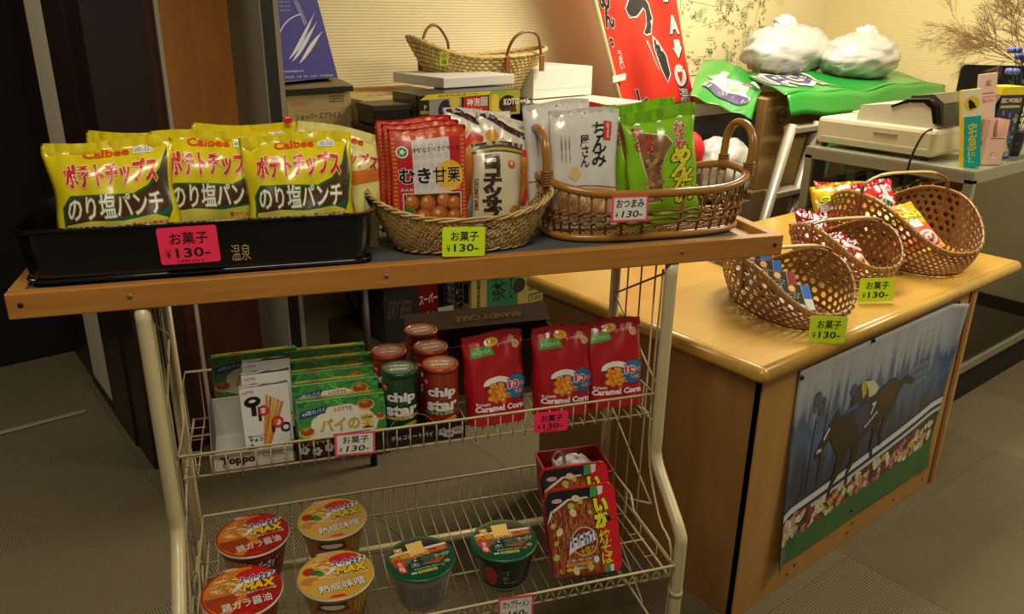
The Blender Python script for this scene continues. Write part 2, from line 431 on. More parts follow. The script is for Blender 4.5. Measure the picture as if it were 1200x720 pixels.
# ================================================================== service counter
kb = wood('#be9238', '#cda246', .28, 0, 3, 4, .45)          # beech top
kp = wood('#a97a3a', '#b98a48', .38, 2, 3, 5, .25); ks = wood('#8c6231', '#9d713b', .4, 2, 3, 5, .2)
ct = thing('service_counter', 'light wood counter desk with a racehorse poster on its front', 'counter', T(1.46, .915, 0))
def cb(a, b, m, name, r=.002):
    o = ((1.46, .915, 0)); a = [a[i]-o[i] for i in range(3)]; b = [b[i]-o[i] for i in range(3)]
    return MB().bbox(a, b, m, r).build(name, ct)
cb((1.482, .937, .704), (2.87, 1.76, .741), kb, 'counter_top', .004)
mb = MB(); yy = .937
mb.tube([(1.482-1.46, 1.76-.915, .7215), (1.482-1.46, .937-.915, .7215)], .0195, kb, 12); mb.tube([(.022, .022, .7215), (2.87-1.46, .022, .7215)], .0195, kb, 12)
mb.sphere((.022, .022, .7215), .0195, kb, 12); mb.build('edge_moulding', ct)
cb((1.505, .945, 0), (1.53, 1.73, .704), ks, 'side_panel'); cb((1.505, .943, 0), (2.575, .965, .704), kp, 'front_panel')
cb((2.575, .939, 0), (2.600, 1.73, .704), wood('#7b4a1c', '#8a5724', .4, 2, 3, 5, .2), 'end_panel'); cb((2.600, .939, 0), (2.622, 1.73, .704), kp, 'end_cover')
for x, z in ((1.75, .03), (1.78, .045), (2.06, .03), (2.33, .035), (2.52, .04), (2.08, .055)):
    MB().lathe([(.004, 0), (.004, .0015), (.002, .002)], K('#2a2018', rough=.4, metal=.5), 10, X=T(x-1.46, .943-.915, z) @ Rx(90)).build('screw', ct)

# ---- the racehorse poster pinned to the front panel
PW, PH = .841, .594
def PS(x, y):
    c = max(0, .07-x)**1.4*.9*(1-y)**2 + max(0, x-.93)**1.4*1.1*abs(y-.2)*1.5 + .0012*math.sin(x*9)*(1-y)
    return Vector((x*PW + (.012*(1-y) if x < .1 else 0) + x*(1-y)*.03, -.0012-c-.003*(1-y)*abs(math.sin(PI*x)), y*PH-.0*x))
ps = thing('racehorse_poster', 'large landscape poster of a galloping racehorse pinned to the counter front', 'poster', T(1.648, .941, .088))
def poster_sky():
    m, nt, b = base_mat('poster_print')
    tc = N(nt, 'ShaderNodeTexCoord'); sp = N(nt, 'ShaderNodeSeparateXYZ'); nt.links.new(tc.outputs['Object'], sp.inputs[0])
    mp = N(nt, 'ShaderNodeMapping'); mp.inputs['Scale'].default_value = (16, 16, 2.2); nt.links.new(tc.outputs['Object'], mp.inputs[0])
    no = N(nt, 'ShaderNodeTexNoise', Scale=2.0, Detail=3.0); nt.links.new(mp.outputs[0], no.inputs['Vector'])
    ad = N(nt, 'ShaderNodeMath', operation='MULTIPLY_ADD'); nt.links.new(no.outputs[0], ad.inputs[0]); ad.inputs[1].default_value = .34; nt.links.new(sp.outputs[2], ad.inputs[2])
    r = N(nt, 'ShaderNodeValToRGB'); nt.links.new(ad.outputs[0], r.inputs[0])
    e = r.color_ramp.elements; e[0].position = .30; e[0].color = (*lin('#252c38'), 1); e[1].position = .74; e[1].color = (*lin('#a9acb2'), 1)
    for p, c in ((.45, '#2c3c56'), (.53, '#4c6688'), (.60, '#39527a'), (.65, '#8e9aa8')):
        q = e.new(p); q.color = (*lin(c), 1)
    nt.links.new(r.outputs[0], b.inputs['Base Color']); b.inputs['Roughness'].default_value = .35; b.inputs['Coat Weight'].default_value = .3
    return m
MB().grid(PS, 70, 40, poster_sky()).build('poster_sheet', ps, solid=.0006)
a = Art(PS, PW, PH, thr=.02, base=.0009, step=.0003)
def band(fn, t, col, layer, x0=0.0, x1=1.0, n=24):
    P = [(x0+(x1-x0)*i/n, fn(x0+(x1-x0)*i/n)) for i in range(n+1)]
    a.poly(P+[(x, y-t) for x, y in reversed(P)], col, layer)
fence = lambda x: .30+.005*math.sin(x*5)+.06*x+.10*x*x
def under(fn, col, layer, n=24):
    P = [(i/n, fn(i/n)) for i in range(n+1)]; a.poly([(0, .003)]+P[:0]+P+[(1, .003)], col, layer)
under(lambda x: .25+.04*x+.07*x*x, '#1f3a26', 1.0); under(lambda x: .14+.02*x+.03*x*x, '#2d6a3c', 1.4)
band(fence, .035, '#d6dadd', 2); band(lambda x: fence(x)-.045, .012, '#33415c', 2); band(lambda x: fence(x)-.058, .022, '#c3c8ce', 2)
rr = random.Random(3)
for i in range(230):
    x = rr.uniform(.005, .97); y = .135+.03*x+rr.uniform(0, .115)+.03*x*x
    a.ell(x, y, rr.uniform(.010, .017), None, rr.choice(['#c9b98a', '#8d2f3f', '#d8d2b0', '#c79a4d', '#b56f86', '#e0dcc8', '#7a2333']), 2.3+.1*(i % 5), n=9)
# horse, head to the left
H = '#1f110f'; H2 = '#3c211b'
a.poly([(.155, .53), (.19, .60), (.225, .66), (.245, .70), (.262, .71), (.275, .665), (.33, .66), (.40, .64), (.47, .67), (.55, .72), (.60, .73), (.645, .69), (.655, .62), (.63, .56), (.56, .52), (.50, .50), (.42, .46), (.34, .44), (.29, .46), (.255, .52), (.235, .57), (.205, .545), (.175, .50), (.158, .50)], H, 3.2)
a.poly([(.50, .68), (.56, .715), (.60, .72), (.635, .68), (.62, .61), (.54, .60)], H2, 3.4)
for P in ([(.30, .46), (.36, .45), (.33, .35), (.29, .29), (.285, .235), (.265, .23), (.268, .30), (.29, .37)],
          [(.38, .47), (.43, .46), (.425, .37), (.385, .31), (.39, .25), (.37, .25), (.365, .32), (.39, .38)],
          [(.50, .53), (.55, .53), (.545, .44), (.525, .40), (.535, .33), (.515, .32), (.505, .40), (.51, .45)],
          [(.58, .56), (.63, .57), (.60, .49), (.575, .44), (.59, .37), (.57, .36), (.558, .44), (.57, .50)],
          [(.64, .69), (.70, .70), (.76, .655), (.74, .64), (.69, .665), (.65, .64)]): a.poly(P, H, 3.2)
a.poly([(.19, .59), (.215, .64), (.222, .63), (.197, .58)], '#d9d9d9', 3.5); a.poly([(.16, .53), (.166, .55), (.19, .545), (.186, .53)], '#cfcfcf', 3.5)
# rider
a.poly([(.33, .70), (.345, .78), (.40, .80), (.455, .775), (.50, .72), (.49, .69), (.43, .67), (.36, .68)], '#1b2236', 3.6)
a.poly([(.40, .79), (.455, .775), (.50, .72), (.485, .69), (.44, .69), (.43, .73)], '#c9c6a2', 3.8)
a.poly([(.375, .79), (.40, .80), (.42, .72), (.40, .70)], '#b9a83a', 3.9)
a.ell(.335, .775, .021, None, '#22407c', 4.0); a.poly([(.30, .66), (.31, .685), (.37, .69), (.37, .665)], '#2d4d8c', 3.9)
a.poly([(.36, .66), (.43, .67), (.47, .62), (.45, .54), (.42, .50), (.395, .56), (.37, .60)], '#22345c', 3.7)
a.poly([(.455, .64), (.50, .66), (.53, .58), (.48, .55)], '#101522', 3.8)
a.text('7', .47, .585, .50, .645, '#e6e6e6', 4.2, bold=.03, shear=.2)
[a.ell(.452+.012*q, .532+.009*q, .006, .009, '#c8c8c4', 4.2, n=7) for q in range(6)]
for k in range(7): a.text('ここから走りだす' if k % 2 else 'その先の夢へ', .74-.02*(k % 3), .89-.045*k, .86, .905-.045*k, '#a9b0b8', 1.3, bold=0)
for x in (.13, .19, .10): a.poly([(x, .35), (x+.006, .35), (x+.004, .72), (x-.001, .72)], '#1e2838', 1.5)
[a.ell(.135+.022*math.cos(q*2.1), .79+.04*math.sin(q*1.7), .018, .03, ['#34424f', '#2a3646', '#48566a'][q % 3], 1.2+.1*q, n=9, rot=q) for q in range(7)]
a.text('日本競馬', .84, .17, .92, .195, '#cfd6cf', 4, bold=0)
a.ring(.955, .22, .014, .006, '#e8e8e8', 4, n=14)
a.build(ps)
for x, z in ((.012, .575), (.40, .59), (.985, .59), (.47, .03)):
    MB().lathe([(.0065, 0), (.0065, .002), (.004, .005), (.002, .006)], K('#15120f', rough=.3), 12, X=T(x*PW/.99, -.003, z*PH/.594) @ Rx(90)).build('push_pin', ps)

# ================================================================== glass showcase beside the wall
al = K('#8d8c78', rough=.45, metal=.35, var=.08); gl = glassy('showcase_glass', (.80, .88, .80), .25)
SX, SX2, SY, SY2, SZ = 2.895, 4.50, 1.13, 1.77, 1.0
sc = thing('glass_showcase', 'low aluminium framed glass showcase behind the counter holding boxes', 'showcase', T(SX, SY, 0))
def sb(a, b, m, name): a = [a[0]-SX, a[1]-SY, a[2]]; b = [b[0]-SX, b[1]-SY, b[2]]; return MB().bbox(a, b, m, .0015).build(name, sc)
sb((SX+.03, SY+.04, 0), (SX2-.03, SY2-.03, .17), K('#100e0c', rough=.6), 'base')
sb((SX, SY, .17), (SX2, SY2, .205), al, 'bottom_frame')
for x in (SX, SX2-.03):
    for y in (SY, SY2-.03): sb((x, y, .205), (x+.03, y+.03, .97), al, 'post')
for a_, b_ in (((SX, SY, .955), (SX2, SY+.03, .995)), ((SX, SY2-.03, .955), (SX2, SY2, .995)), ((SX, SY+.03, .955), (SX+.03, SY2-.03, .995)), ((SX2-.03, SY+.03, .955), (SX2, SY2-.03, .995))): sb(a_, b_, al, 'top_rail')
sb((SX+.001, SY+.001, .995), (SX2, SY2, 1.0), K('#8f9078', rough=.15, coat=.5), 'top_sheet')
g_ = gl
sb((SX+.012, SY+.03, .205), (SX+.016, SY2-.03, .955), g_, 'pane'); sb((SX+.03, SY+.010, .205), (SX2-.03, SY+.014, .955), g_, 'pane')
sb((SX+.03, SY2-.016, .205), (SX2-.03, SY2-.012, .955), K('#5d5a48', rough=.5), 'rear_panel')
sb((SX+.05, SY+.05, .56), (SX2-.05, SY2-.05, .566), glassy('shelf_glass', (.75, .85, .78), .4), 'shelf')
rr = random.Random(5)
def case_item(name, label, cat, x, y, z, w, d, h, col, yaw=0, lidcol=None, grp=None):
    root = thing(name, label, cat, wm(x, y, z, yaw), grp)
    MB().bbox((-w/2, -d/2, 0), (w/2, d/2, h), K(col, rough=.6, var=.2, scale=18), .004).build('box', root)
    MB().bbox((-w/2-.003, -d/2-.003, h*.86), (w/2+.003, d/2+.003, h+.004), K(lidcol or col, rough=.5, var=.15), .002).build('lid', root)
    return root
case_item('storage_box', 'olive box low inside the showcase near its front corner', 'box', 3.30, 1.32, .206, .30, .26, .13, '#4e4c30', 8, '#5f5c3c')
case_item('storage_box', 'taller grey green box inside the showcase behind the olive one', 'box', 3.72, 1.42, .206, .34, .30, .22, '#55573f', -6)
case_item('storage_box', 'brown box at the rear left inside the showcase', 'box', 3.10, 1.62, .206, .26, .16, .24, '#5b4c2c', 4)
case_item('storage_box', 'pale green box on the glass shelf of the showcase', 'box', 3.06, 1.60, .567, .20, .16, .17, '#7d8a5c', 3)
case_item('storage_box', 'yellowish box on the glass shelf of the showcase, middle', 'box', 3.36, 1.58, .567, .24, .18, .14, '#857a48', -5)
case_item('storage_box', 'flat dark green box on the shelf close to the side glass', 'box', 3.42, 1.30, .567, .30, .16, .07, '#34402c', 12)
case_item('storage_box', 'grey box on the shelf at the far right of the showcase', 'box', 3.85, 1.36, .567, .28, .22, .16, '#6b6c58', 5)
for k, y in enumerate((1.30, 1.41, 1.50, 1.58)):
    sb((2.952, y, .567), (2.972, y+.035, .93), K('#8b8a74', rough=.5, metal=.2), 'reflection_bar')  # pale bars stand in for the ladder-like reflections in the glass
# ================================================================== the display rack
cream = K('#c9bb8e', rough=.4, var=.12, scale=22, coat=.2); wirem = K('#b5a57c', rough=.45, var=.15, scale=30)
rack = thing('wire_display_rack', 'cream tube and wire display rack with two baskets under the plank', 'rack', rk(.275, 1.45, 0))
def rl(p): return (p[0]-.275, p[1]-1.45, p[2])
def smooth(P, n=6):
    P = [Vector(p) for p in P]; out = []
    for i in range(len(P)-1):
        p0 = P[max(i-1, 0)]; p1 = P[i]; p2 = P[i+1]; p3 = P[min(i+2, len(P)-1)]
        for k in range(n):
            t = k/n; out.append(.5*((2*p1)+(-p0+p2)*t+(2*p0-5*p1+4*p2-p3)*t*t+(-p0+3*p1-3*p2+p3)*t**3))
    out.append(P[-1]); return out
UL, UR, VF, VB = -.222, .772, 1.391, 1.655
for u in (UL, UR):
    MB().tube(smooth([rl(p) for p in ((u, VF, 1.016), (u, VF, .80), (u, VF, .62), (u, VF-.008, .56), (u, VF-.08, .50), (u, VF-.135, .455), (u, VF-.143, .41), (u, VF-.143, .20), (u, VF-.143, .0))]), .0135, cream, 12).build('front_post', rack)
    MB().tube([rl((u, VB, 1.016)), rl((u, VB, 0))], .012, cream, 12).build('rear_post', rack)
    MB().tube([rl((u, VF-.143, .313)), rl((u, VF-.143, .300))], .0148, cream, 12).build('post_sleeve', rack)
    m = MB()
    s = .012 if u < 0 else -.012
    for f in (.25, .5, .75):
        v = VF+(VB-VF)*f
        m.tube([rl((u, v, 1.0)), rl((u, v, .12))], .0020, wirem, 6)
    m.tube(smooth([rl(p) for p in ((u+s, VF+.012, 1.0), (u+s, VF+.012, .60), (u+s, VF-.06, .45), (u+s, VF-.128, .40), (u+s, VF-.128, .15))], 4), .0025, wirem, 6)
    z = 1.0; k = 0
    while z > .25:
        a_, b_ = (VF, VB) if k % 2 == 0 else (VB, VF)
        m.tube([rl((u, a_, z)), rl((u, b_, z-.14))], .0024, wirem, 6); z -= .14; k += 1
    for z, v0 in ((.64, VF), (.36, VF-.13), (.15, VF-.13)): m.tube([rl((u, v0, z)), rl((u, VB, z))], .003, wirem, 6)
    m.build('side_wires', rack)
def wire_basket(name, vf, vb, zr, zf, zb, ul, ur, step, zig=False, mid=None):
    m = MB(); n = int((ur-ul)/step)
    for i in range(1, n):
        u = ul+(ur-ul)*i/n
        if zig: pts = [(u-step*.45, vf, zr), (u, vf+.004, zf), (u, vb, zf), (u, vb, zb)]
        else: pts = [(u, vf, zr), (u, vf+.001, zf-.006), (u, vf+.012, zf), (u, vb, zf), (u, vb, zb)]
        m.tube([rl(p) for p in pts], .00135, wirem, 5)
        if zig: m.tube([rl(p) for p in ((u+step*.45, vf, zr), (u, vf+.004, zf))], .00135, wirem, 5)
    for u in (ul, ur):
        for f in (.2, .4, .6, .8):
            v = vf+(vb-vf)*f; m.tube([rl((u, v, zr+(zb-zr)*(0 if f < .5 else 1))), rl((u, v, zf)), rl((u+(.03 if u == ul else -.03), v, zf))], .00135, wirem, 5)
    m.build(name+'_wires', rack)
    R = MB()
    pts = [(ul, vf, zr), (ur, vf, zr), (ur, vf+(vb-vf)*.5, zr), (ur, vf+(vb-vf)*.55, zb), (ur, vb, zb), (ul, vb, zb), (ul, vf+(vb-vf)*.55, zb), (ul, vf+(vb-vf)*.5, zr)]
    R.tube([rl(p) for p in pts], .0028, K('#c6b78c', rough=.4, var=.1), 8, closed=True).build(name+'_rail', rack)
    B = MB()
    for v in (vf+.012, vf+(vb-vf)*.35, vf+(vb-vf)*.68, vb-.004): B.tube([rl((ul, v, zf-.003)), rl((ur, v, zf-.003))], .0022, wirem, 6)
    for u in (ul+.004, ur-.004): B.tube([rl((u, vf+.01, zf-.004)), rl((u, vb, zf-.004))], .0026, wirem, 6)
    B.build(name+'_bearers', rack)
wire_basket('upper_basket', VF, VB-.012, .722, .672, .778, -.20, .757, .0262)
wire_basket('lower_basket', 1.236, VB-.012, .390, .358, .424, -.205, .755, .0262, zig=True)

# the plank tray lying on the rack
pine = wood('#a86c2a', '#bf8338', .38, 0, 5, 12, .3); pine2 = wood('#ae762e', '#c48a3e', .38, 1, 5, 12, .3)
bd = thing('plank_shelf', 'long pine framed shelf board with grey felt top on the wire rack', 'shelf', rk(.30, 1.51, 1.016))
def bp_(a, b, m, name, r=.0025):
    o = (.30, 1.51, 1.016); return MB().bbox([a[i]-o[i] for i in range(3)], [b[i]-o[i] for i in range(3)], m, r).build(name, bd)
bp_((-.417, 1.377, 1.018), (1.020, 1.400, 1.062), pine, 'front_rail'); bp_((-.417, 1.635, 1.018), (1.020, 1.658, 1.062), pine, 'rear_rail')
bp_((-.417, 1.400, 1.018), (-.392, 1.635, 1.062), pine2, 'end_rail'); bp_((.995, 1.400, 1.018), (1.020, 1.635, 1.062), pine2, 'end_rail')
bp_((-.392, 1.400, 1.022), (.995, 1.635, 1.046), wood('#b98a4c', '#caa060', .45, 0, 3, 5, .1), 'plywood_deck', .001)
bp_((-.392, 1.400, 1.046), (.935, 1.635, 1.058), wavy('#4b4c48', '#63645e', 'X', 120, .95, .6, .002, .15), 'felt_top', .001)
for u in (-.396, -.235, .19, .785, 1.0):
    MB().lathe([(.0042, 0), (.0042, .0012), (.0026, .0018)], K('#8c8578' if u not in (-.396, 1.0) else '#3a2a1c', rough=.35, metal=.7), 12, X=T(u-.30, 1.377-1.51, .022+.004) @ Rx(90)).build('screw', bd)

# ---- price cards
def card(label, M, w, h, l1, l2, col, group='hand-written price cards', border=None, small=None, inkc='#15130f', rnd=True):
    root = thing('price_card', label, 'price card', M)
    if group: root['group'] = group
    def rr_(w, h, r):
        P = []
        for cx, cy, a0 in ((w/2-r, h-r, 0), (-w/2+r, h-r, 90), (-w/2+r, r, 180), (w/2-r, r, 270)):
            for k in range(5): t = math.radians(a0+k*22.5); P.append((cx+r*math.cos(t), cy+r*math.sin(t)))
        return P
    P = rr_(w, h, .004 if rnd else .0008)
    MB().prism(P, -.0005, .0005, K(border or col, rough=.5, var=.03, scale=20), X=Rx(90)).build('card', root)
    a = Art(lambda x, y: Vector((-w/2+x*w, -.0005, y*h)), w, h, flat=True, base=.0002, step=.0002, mk=lambda c: K(c, rough=.6, var=.04, scale=60))
    if border:
        a.rect(.06, .09, .94, .91, '#e4e0d4', 1)
        for k in range(22):
            x = .06+.88*(k+.5)/22
            for y in (.06, .94): a.ell(x, y, .010, None, '#e8b0b4', 1.2, n=8)
        for k in range(13):
            y = .09+.82*(k+.5)/13
            for x in (.035, .965): a.ell(x, y, .010, None, '#e8b0b4', 1.2, n=8)
    a.text(l1, .20 if len(l1) < 4 else .12, .53, .84 if len(l1) < 4 else .88, .86, inkc, 2, bold=.022, shear=.12 if len(l1) > 3 else .0)
    a.text('¥', .10, .17, .19, .40, inkc, 2, bold=-.004); a.text(l2, .27, .17, .85, .43, inkc, 2, bold=.016, shear=.15 if border else .0)
    if small: a.text(small, .28, .03, .72, .11, inkc, 2, bold=0)
    a.build(root, 'lettering')
    return root
PINK, LIME = '#ff2f5c', '#d4f21c'
card('bright pink price card on the black tray of crisps', rk(-.133, 1.374, 1.093, -6, 3, -2), .094, .062, 'お菓子', '130-', PINK, small='(税込)')
card('lime price card on the braided basket of chestnuts', rk(.335, 1.384, 1.066, -3, 4, 2), .080, .055, 'お菓子', '130-', LIME)
card('pink bordered white price card on the rattan handled basket', rk(.668, 1.386, 1.110, 0, 4, 1), .078, .052, 'おつまみ', '130-', '#f0ece0', border='#e2455c', rnd=False)
card('pink bordered white price card on the upper wire rail under the green pie boxes', rk(.115, 1.380, .682, -3, 3, 2), .077, .048, 'お菓子', '130-', '#f0ece0', border='#e2455c', rnd=False)
card('bright pink price card on the upper wire rail between red corn bags', rk(.517, 1.380, .672, -2, 3, 2), .073, .045, 'お菓子', '130-', PINK, small='(税込)')
card('pink bordered white price card on the lower wire rail for cup noodles', rk(.397, 1.224, .344, -3, 4, 2), .073, .056, 'カップラーメン', '160-', '#f0ece0', border='#e2455c', rnd=False)
# ================================================================== crisps in the black tray
tr = thing('serving_tray', 'glossy black plastic tray of potato crisps on the left of the shelf', 'tray', rk(-.110, 1.522, 1.059, -1))
def rrect(w, d, r, n=6):
    P = []
    for cx, cy, a0 in ((w/2-r, d/2-r, 0), (-w/2+r, d/2-r, 90), (-w/2+r, -d/2+r, 180), (w/2-r, -d/2+r, 270)):
        for k in range(n+1): t = math.radians(a0+k*90/n); P.append((cx+r*math.cos(t), cy+r*math.sin(t)))
    return P
def loft(rings, m, cap0=True, capn=True):
    mb = MB(); n = len(rings[0]); vs = [p for R in rings for p in R]; fs = []
    for i in range(len(rings)-1):
        for j in range(n): j2 = (j+1) % n; fs.append((i*n+j, i*n+j2, (i+1)*n+j2, (i+1)*n+j))
    if cap0: fs.append(tuple(range(n-1, -1, -1)))
    if capn: fs.append(tuple((len(rings)-1)*n+j for j in range(n)))
    mb.add(vs, fs, m, False); return mb
def ring(w, d, r, z): return [(x, y, z) for x, y in rrect(w, d, r)]
bk = K('#0b0b0d', rough=.16, var=.2, coat=.5)
loft([ring(.548, .226, .03, 0), ring(.556, .234, .032, .006), ring(.566, .244, .034, .050), ring(.572, .250, .036, .090), ring(.588, .266, .040, .095), ring(.588, .266, .040, .099),
      ring(.568, .246, .034, .099), ring(.558, .236, .032, .05), ring(.546, .224, .030, .008)], bk, True, True).build('tray_body', tr)
MB().tube([(x, y, .010) for x, y in rrect(.562, .240, .033)], .0035, bk, 6, closed=True).build('foot_ridge', tr)
a = Art(lambda x, y: Vector((-.282+.564*x, -.1235, .012+y*.07)), .564, .07, flat=True, base=.002, step=.0002)
a.text('温泉', .575, .20, .63, .62, '#b79f5c', 1, bold=-.004); a.build(tr, 'gold_lettering')

def crisp_art(S, w, h):
    a = Art(S, w, h)
    a.poly([(.07, .0), (.07, .50), (.14, .585), (.40, .575), (.66, .56), (.80, .62), (.90, .74), (.955, .90), (.965, .62), (.95, .42), (.90, .33), (.9, .02)], '#1e5a30', 1)
    a.poly([(.09, .36), (.10, .50), (.16, .565), (.42, .555), (.68, .545), (.81, .60), (.905, .70), (.95, .84), (.95, .60), (.93, .44), (.86, .40), (.5, .38)], '#4a2a16', 1.5)
    a.poly([(.07, .01), (.09, .36), (.30, .375), (.55, .355), (.80, .385), (.90, .35), (.90, .01)], '#c9bd4a', 2)
    for i in range(3):
        a.ell(.20+.22*i, .10+.03*(i % 2), .11, .09, '#d8c65c', 2.3+.1*i, rot=.3*i, n=20)
    a.text('Calbee', .30, .865, .66, .935, '#e04a1c', 3, bold=.03)
    a.rect(.69, .865, .84, .925, '#e9ebe6', 3)
    a.text('4901330', .70, .875, .83, .915, '#50555a', 3.4, bold=0)
    a.text('ポテトチップス', .13, .63, .88, .83, '#d8203a', 4, bold=.045, out=('#f4e6a0', .035))
    a.text('のり塩パンチ', .115, .385, .885, .575, '#eef0ea', 5, bold=.035, out=('#231d12', .03), out2=('#d9cf3a', .06))
    a.poly([(.64, .20), (.70, .135), (.80, .13), (.86, .20), (.82, .25), (.70, .25)], '#26301c', 3); a.ell(.75, .225, .085, .028, '#3e4a2c', 3.3)
    a.text('青のり&唐辛子', .60, .29, .90, .335, '#c33b22', 3.4, bold=.02)
    a.text('とうがらし', .66, .255, .90, .29, '#d2401f', 3.4, bold=.02)
    return a
def crisps(label, M, seed, group='yellow potato crisp bags in the black tray'):
    r, S = bag('crisp_bag', label, 'crisps', M, .202, .218, .032, '#e2cf18', group, seed=seed, wr=.0022, pinch=.06, mat=film('#e2cf18', .22))
    crisp_art(S, .202, .218).build(r); return r
c0 = crisps('yellow potato crisp bag at the front left of the black tray', rk(-.245, 1.468, 1.068, 4, 15, -2), 1)
crisps('yellow potato crisp bag at the front right of the black tray, lettering fully in view', rk(.058, 1.468, 1.068, -2, 15, -1), 2)
copy_thing(c0, rk(-.205, 1.535, 1.070, -6, 11, 1), 'crisp bag tucked behind the front left bag, only its top edge showing')
crisps('yellow crisp bag in mid tray, partly hidden by the front right bag', rk(-.092, 1.512, 1.070, 4, 12, 1), 3)
copy_thing(c0, rk(-.030, 1.575, 1.073, 8, 8, 3), 'rearmost yellow crisp bag above the middle of the black tray')
r, S = bag('crisp_bag', 'pale lemon crisp bag with orange stripe leaning at the right rear of the tray', 'crisps', rk(.105, 1.535, 1.072, -14, 14, 10), .19, .215, .028, '#e4de86', None, seed=5, wr=.0018)
a = Art(S, .19, .215); a.poly([(.05, .30), (.98, .62), (.98, .74), (.05, .44)], '#e07b2a', 1); a.text('Calbee', .32, .87, .70, .94, '#d83a22', 2, bold=.03)
a.ell(.17, .86, .075, None, '#cf2038', 2); a.text('10%', .11, .83, .23, .885, '#f2f2ee', 3, bold=.03); a.text('ポテトチップス', .14, .66, .88, .82, '#c92a38', 3, bold=.04, out=('#f4edc0', .03)); a.build(r)
tag(MB().bbox((-.008, -.003, 0), (.008, .003, .012), film('#d02028')).build('red_clip'), 'small red clip standing up between the crisp bags', 'clip').matrix_world = rk(.048, 1.60, 1.288)

# ================================================================== braided basket with chestnuts and coconut biscuits
def lerp(a, b, t): return a+(b-a)*t
def braided_basket(root, A0, B0, A1, B1, hfn, m1, m2, n=54, rows=9, pw=3.2):
    """open lattice of slanting strips on a rounded oblong bowl"""
    def P(ph, t):
        c, s = math.cos(ph), math.sin(ph); e = 2/pw
        cx, cy = math.copysign(abs(c)**e, c), math.copysign(abs(s)**e, s)
        q = t**.75
        return Vector((lerp(A0, A1, q)*cx, lerp(B0, B1, q)*cy, .004+hfn(ph)*t))
    for d, m in ((1, m1), (-1, m2)):
        mb = MB()
        for i in range(n):
            for k in (0, 1):
                pts = []
                for j in range(rows+1):
                    t = j/rows; ph = 2*PI*(i+.42*k)/n + d*t*2*PI*3.6/n
                    p = P(ph, t); out = Vector((math.cos(ph), math.sin(ph), 0)); pts.append(p+out*.0014*math.cos(PI*(j+i*1.0)+ (0 if d > 0 else PI)))
                mb.tube(pts, (.0019), m, 4, cap=False)
        mb.build('slanting_weave', root)
    for nm, t, rr_, k in (('rim_braid', 1.0, .0042, 3), ('foot_braid', .04, .0034, 2)):
        mb = MB()
        for s in range(k):
            pts = []
            for j in range(160):
                ph = 2*PI*j/160; w = 2*PI*s/k+j*.55; p = P(ph, t); o = Vector((math.cos(ph), math.sin(ph), 0))
                pts.append(p+o*rr_*.8*math.cos(w)+Vector((0, 0, rr_*.8*math.sin(w))))
            mb.tube(pts, rr_*.62, (m1, m2)[s % 2], 5, closed=True)
        mb.build(nm, root)
    mb = MB()
    for i in range(-14, 15):
        x = A0*i/14.5; yy = B0*(1-abs(i/14.5)**pw)**(1/pw); mb.tube([(x, -yy, .003), (x, yy, .003)], (.003, .0010), m2, 4)
    for i in range(-8, 9):
        y = B0*i/8.5; xx = A0*(1-abs(i/8.5)**pw)**(1/pw); mb.tube([(-xx, y, .0045), (xx, y, .0045)], .0020, m1, 4)
    mb.build('base_weave', root)
    return P
wl1, wl2 = K('#c6a86c', rough=.5, var=.25, scale=70), K('#ab8a50', rough=.5, var=.25, scale=70)
bs = thing('braided_basket', 'oblong braided wicker basket holding red chestnut pouches on the shelf', 'basket', rk(.358, 1.512, 1.059, -2))
braided_basket(bs, .128, .088, .178, .116, lambda ph: .068+.036*abs(math.cos(ph))**1.6+.022*max(0, math.sin(ph)), wl1, wl2)

def chest_art(S, w, h):
    a = Art(S, w, h)
    a.rect(.03, .02, .97, .985, '#c23a1c', .6); a.rect(.10, .02, .90, .90, '#b51a22', 1)
    for k in range(26):
        y = .03+.035*k
        for x in (.03, .91): a.rect(x+.01, y, x+.055, y+.012, '#d88a2a', 1.3)
    for k in range(9): a.text('栗', .10+.09*k, .935, .17+.09*k, .972, '#e0902c', 1.3, bold=.02)
    a.rect(.28, .40, .76, .90, '#cfcac6', 2)
    for i in range(5):
        for j in range(5): a.ring(.33+.095*i, .50+.085*j, .034, .008, '#b4a9a6', 2.3, n=12); a.ring(.33+.095*i, .50+.085*j, .016, .006, '#b4a9a6', 2.3, n=9)
    a.ell(.16, .80, .075, None, '#e8ece4', 3); a.ell(.16, .80, .06, None, '#2c7a4a', 3.3); a.star(.16, .80, .045, .4, 5, '#dfe8dc', 3.6)
    a.text('手軽な食べきりサイズ', .28, .785, .90, .83, '#2a1414', 3, bold=.02)
    a.ell(.755, .58, .185, None, '#e2ae28', 3)
    a.text('むき', .10, .52, .50, .66, '#1c1210', 4, bold=.035, out=('#ebe6de', .03)); a.text('甘栗', .53, .52, .90, .655, '#1c1210', 4, bold=.035, out=('#ebd9a0', .02))
    a.text('みんなでおいしいあじわい自然食', .12, .455, .90, .485, '#e8d8d0', 3, bold=.01)
    a.rect(.14, .03, .90, .44, '#d8c7a0', 3); a.rect(.155, .03, .885, .43, '#4a1f10', 3.2)
    rr = random.Random(9)
    for x, y, q in ((.25, .36, .09), (.45, .35, .10), (.66, .37, .09), (.80, .34, .09), (.22, .24, .10), (.40, .22, .12), (.60, .24, .12), (.80, .22, .10), (.28, .10, .12), (.52, .10, .13), (.75, .10, .12)):
        a.ell(x, y, q, q*.72, '#9c5422', 3.5); a.ell(x-.01, y+.015, q*.75, q*.5, '#b86a2c', 3.75); a.ell(x-.025, y+.03, q*.28, q*.16, '#e6b478', 4)
    a.text('無添加', .18, .06, .25, .28, '#e6e6d2', 4.6, bold=.02, vertical=True)
    a.poly([(.165, .04), (.27, .04), (.265, .30), (.165, .32)], '#2f7a34', 4.2)
    return a
grp = 'red chestnut pouches in the braided basket'
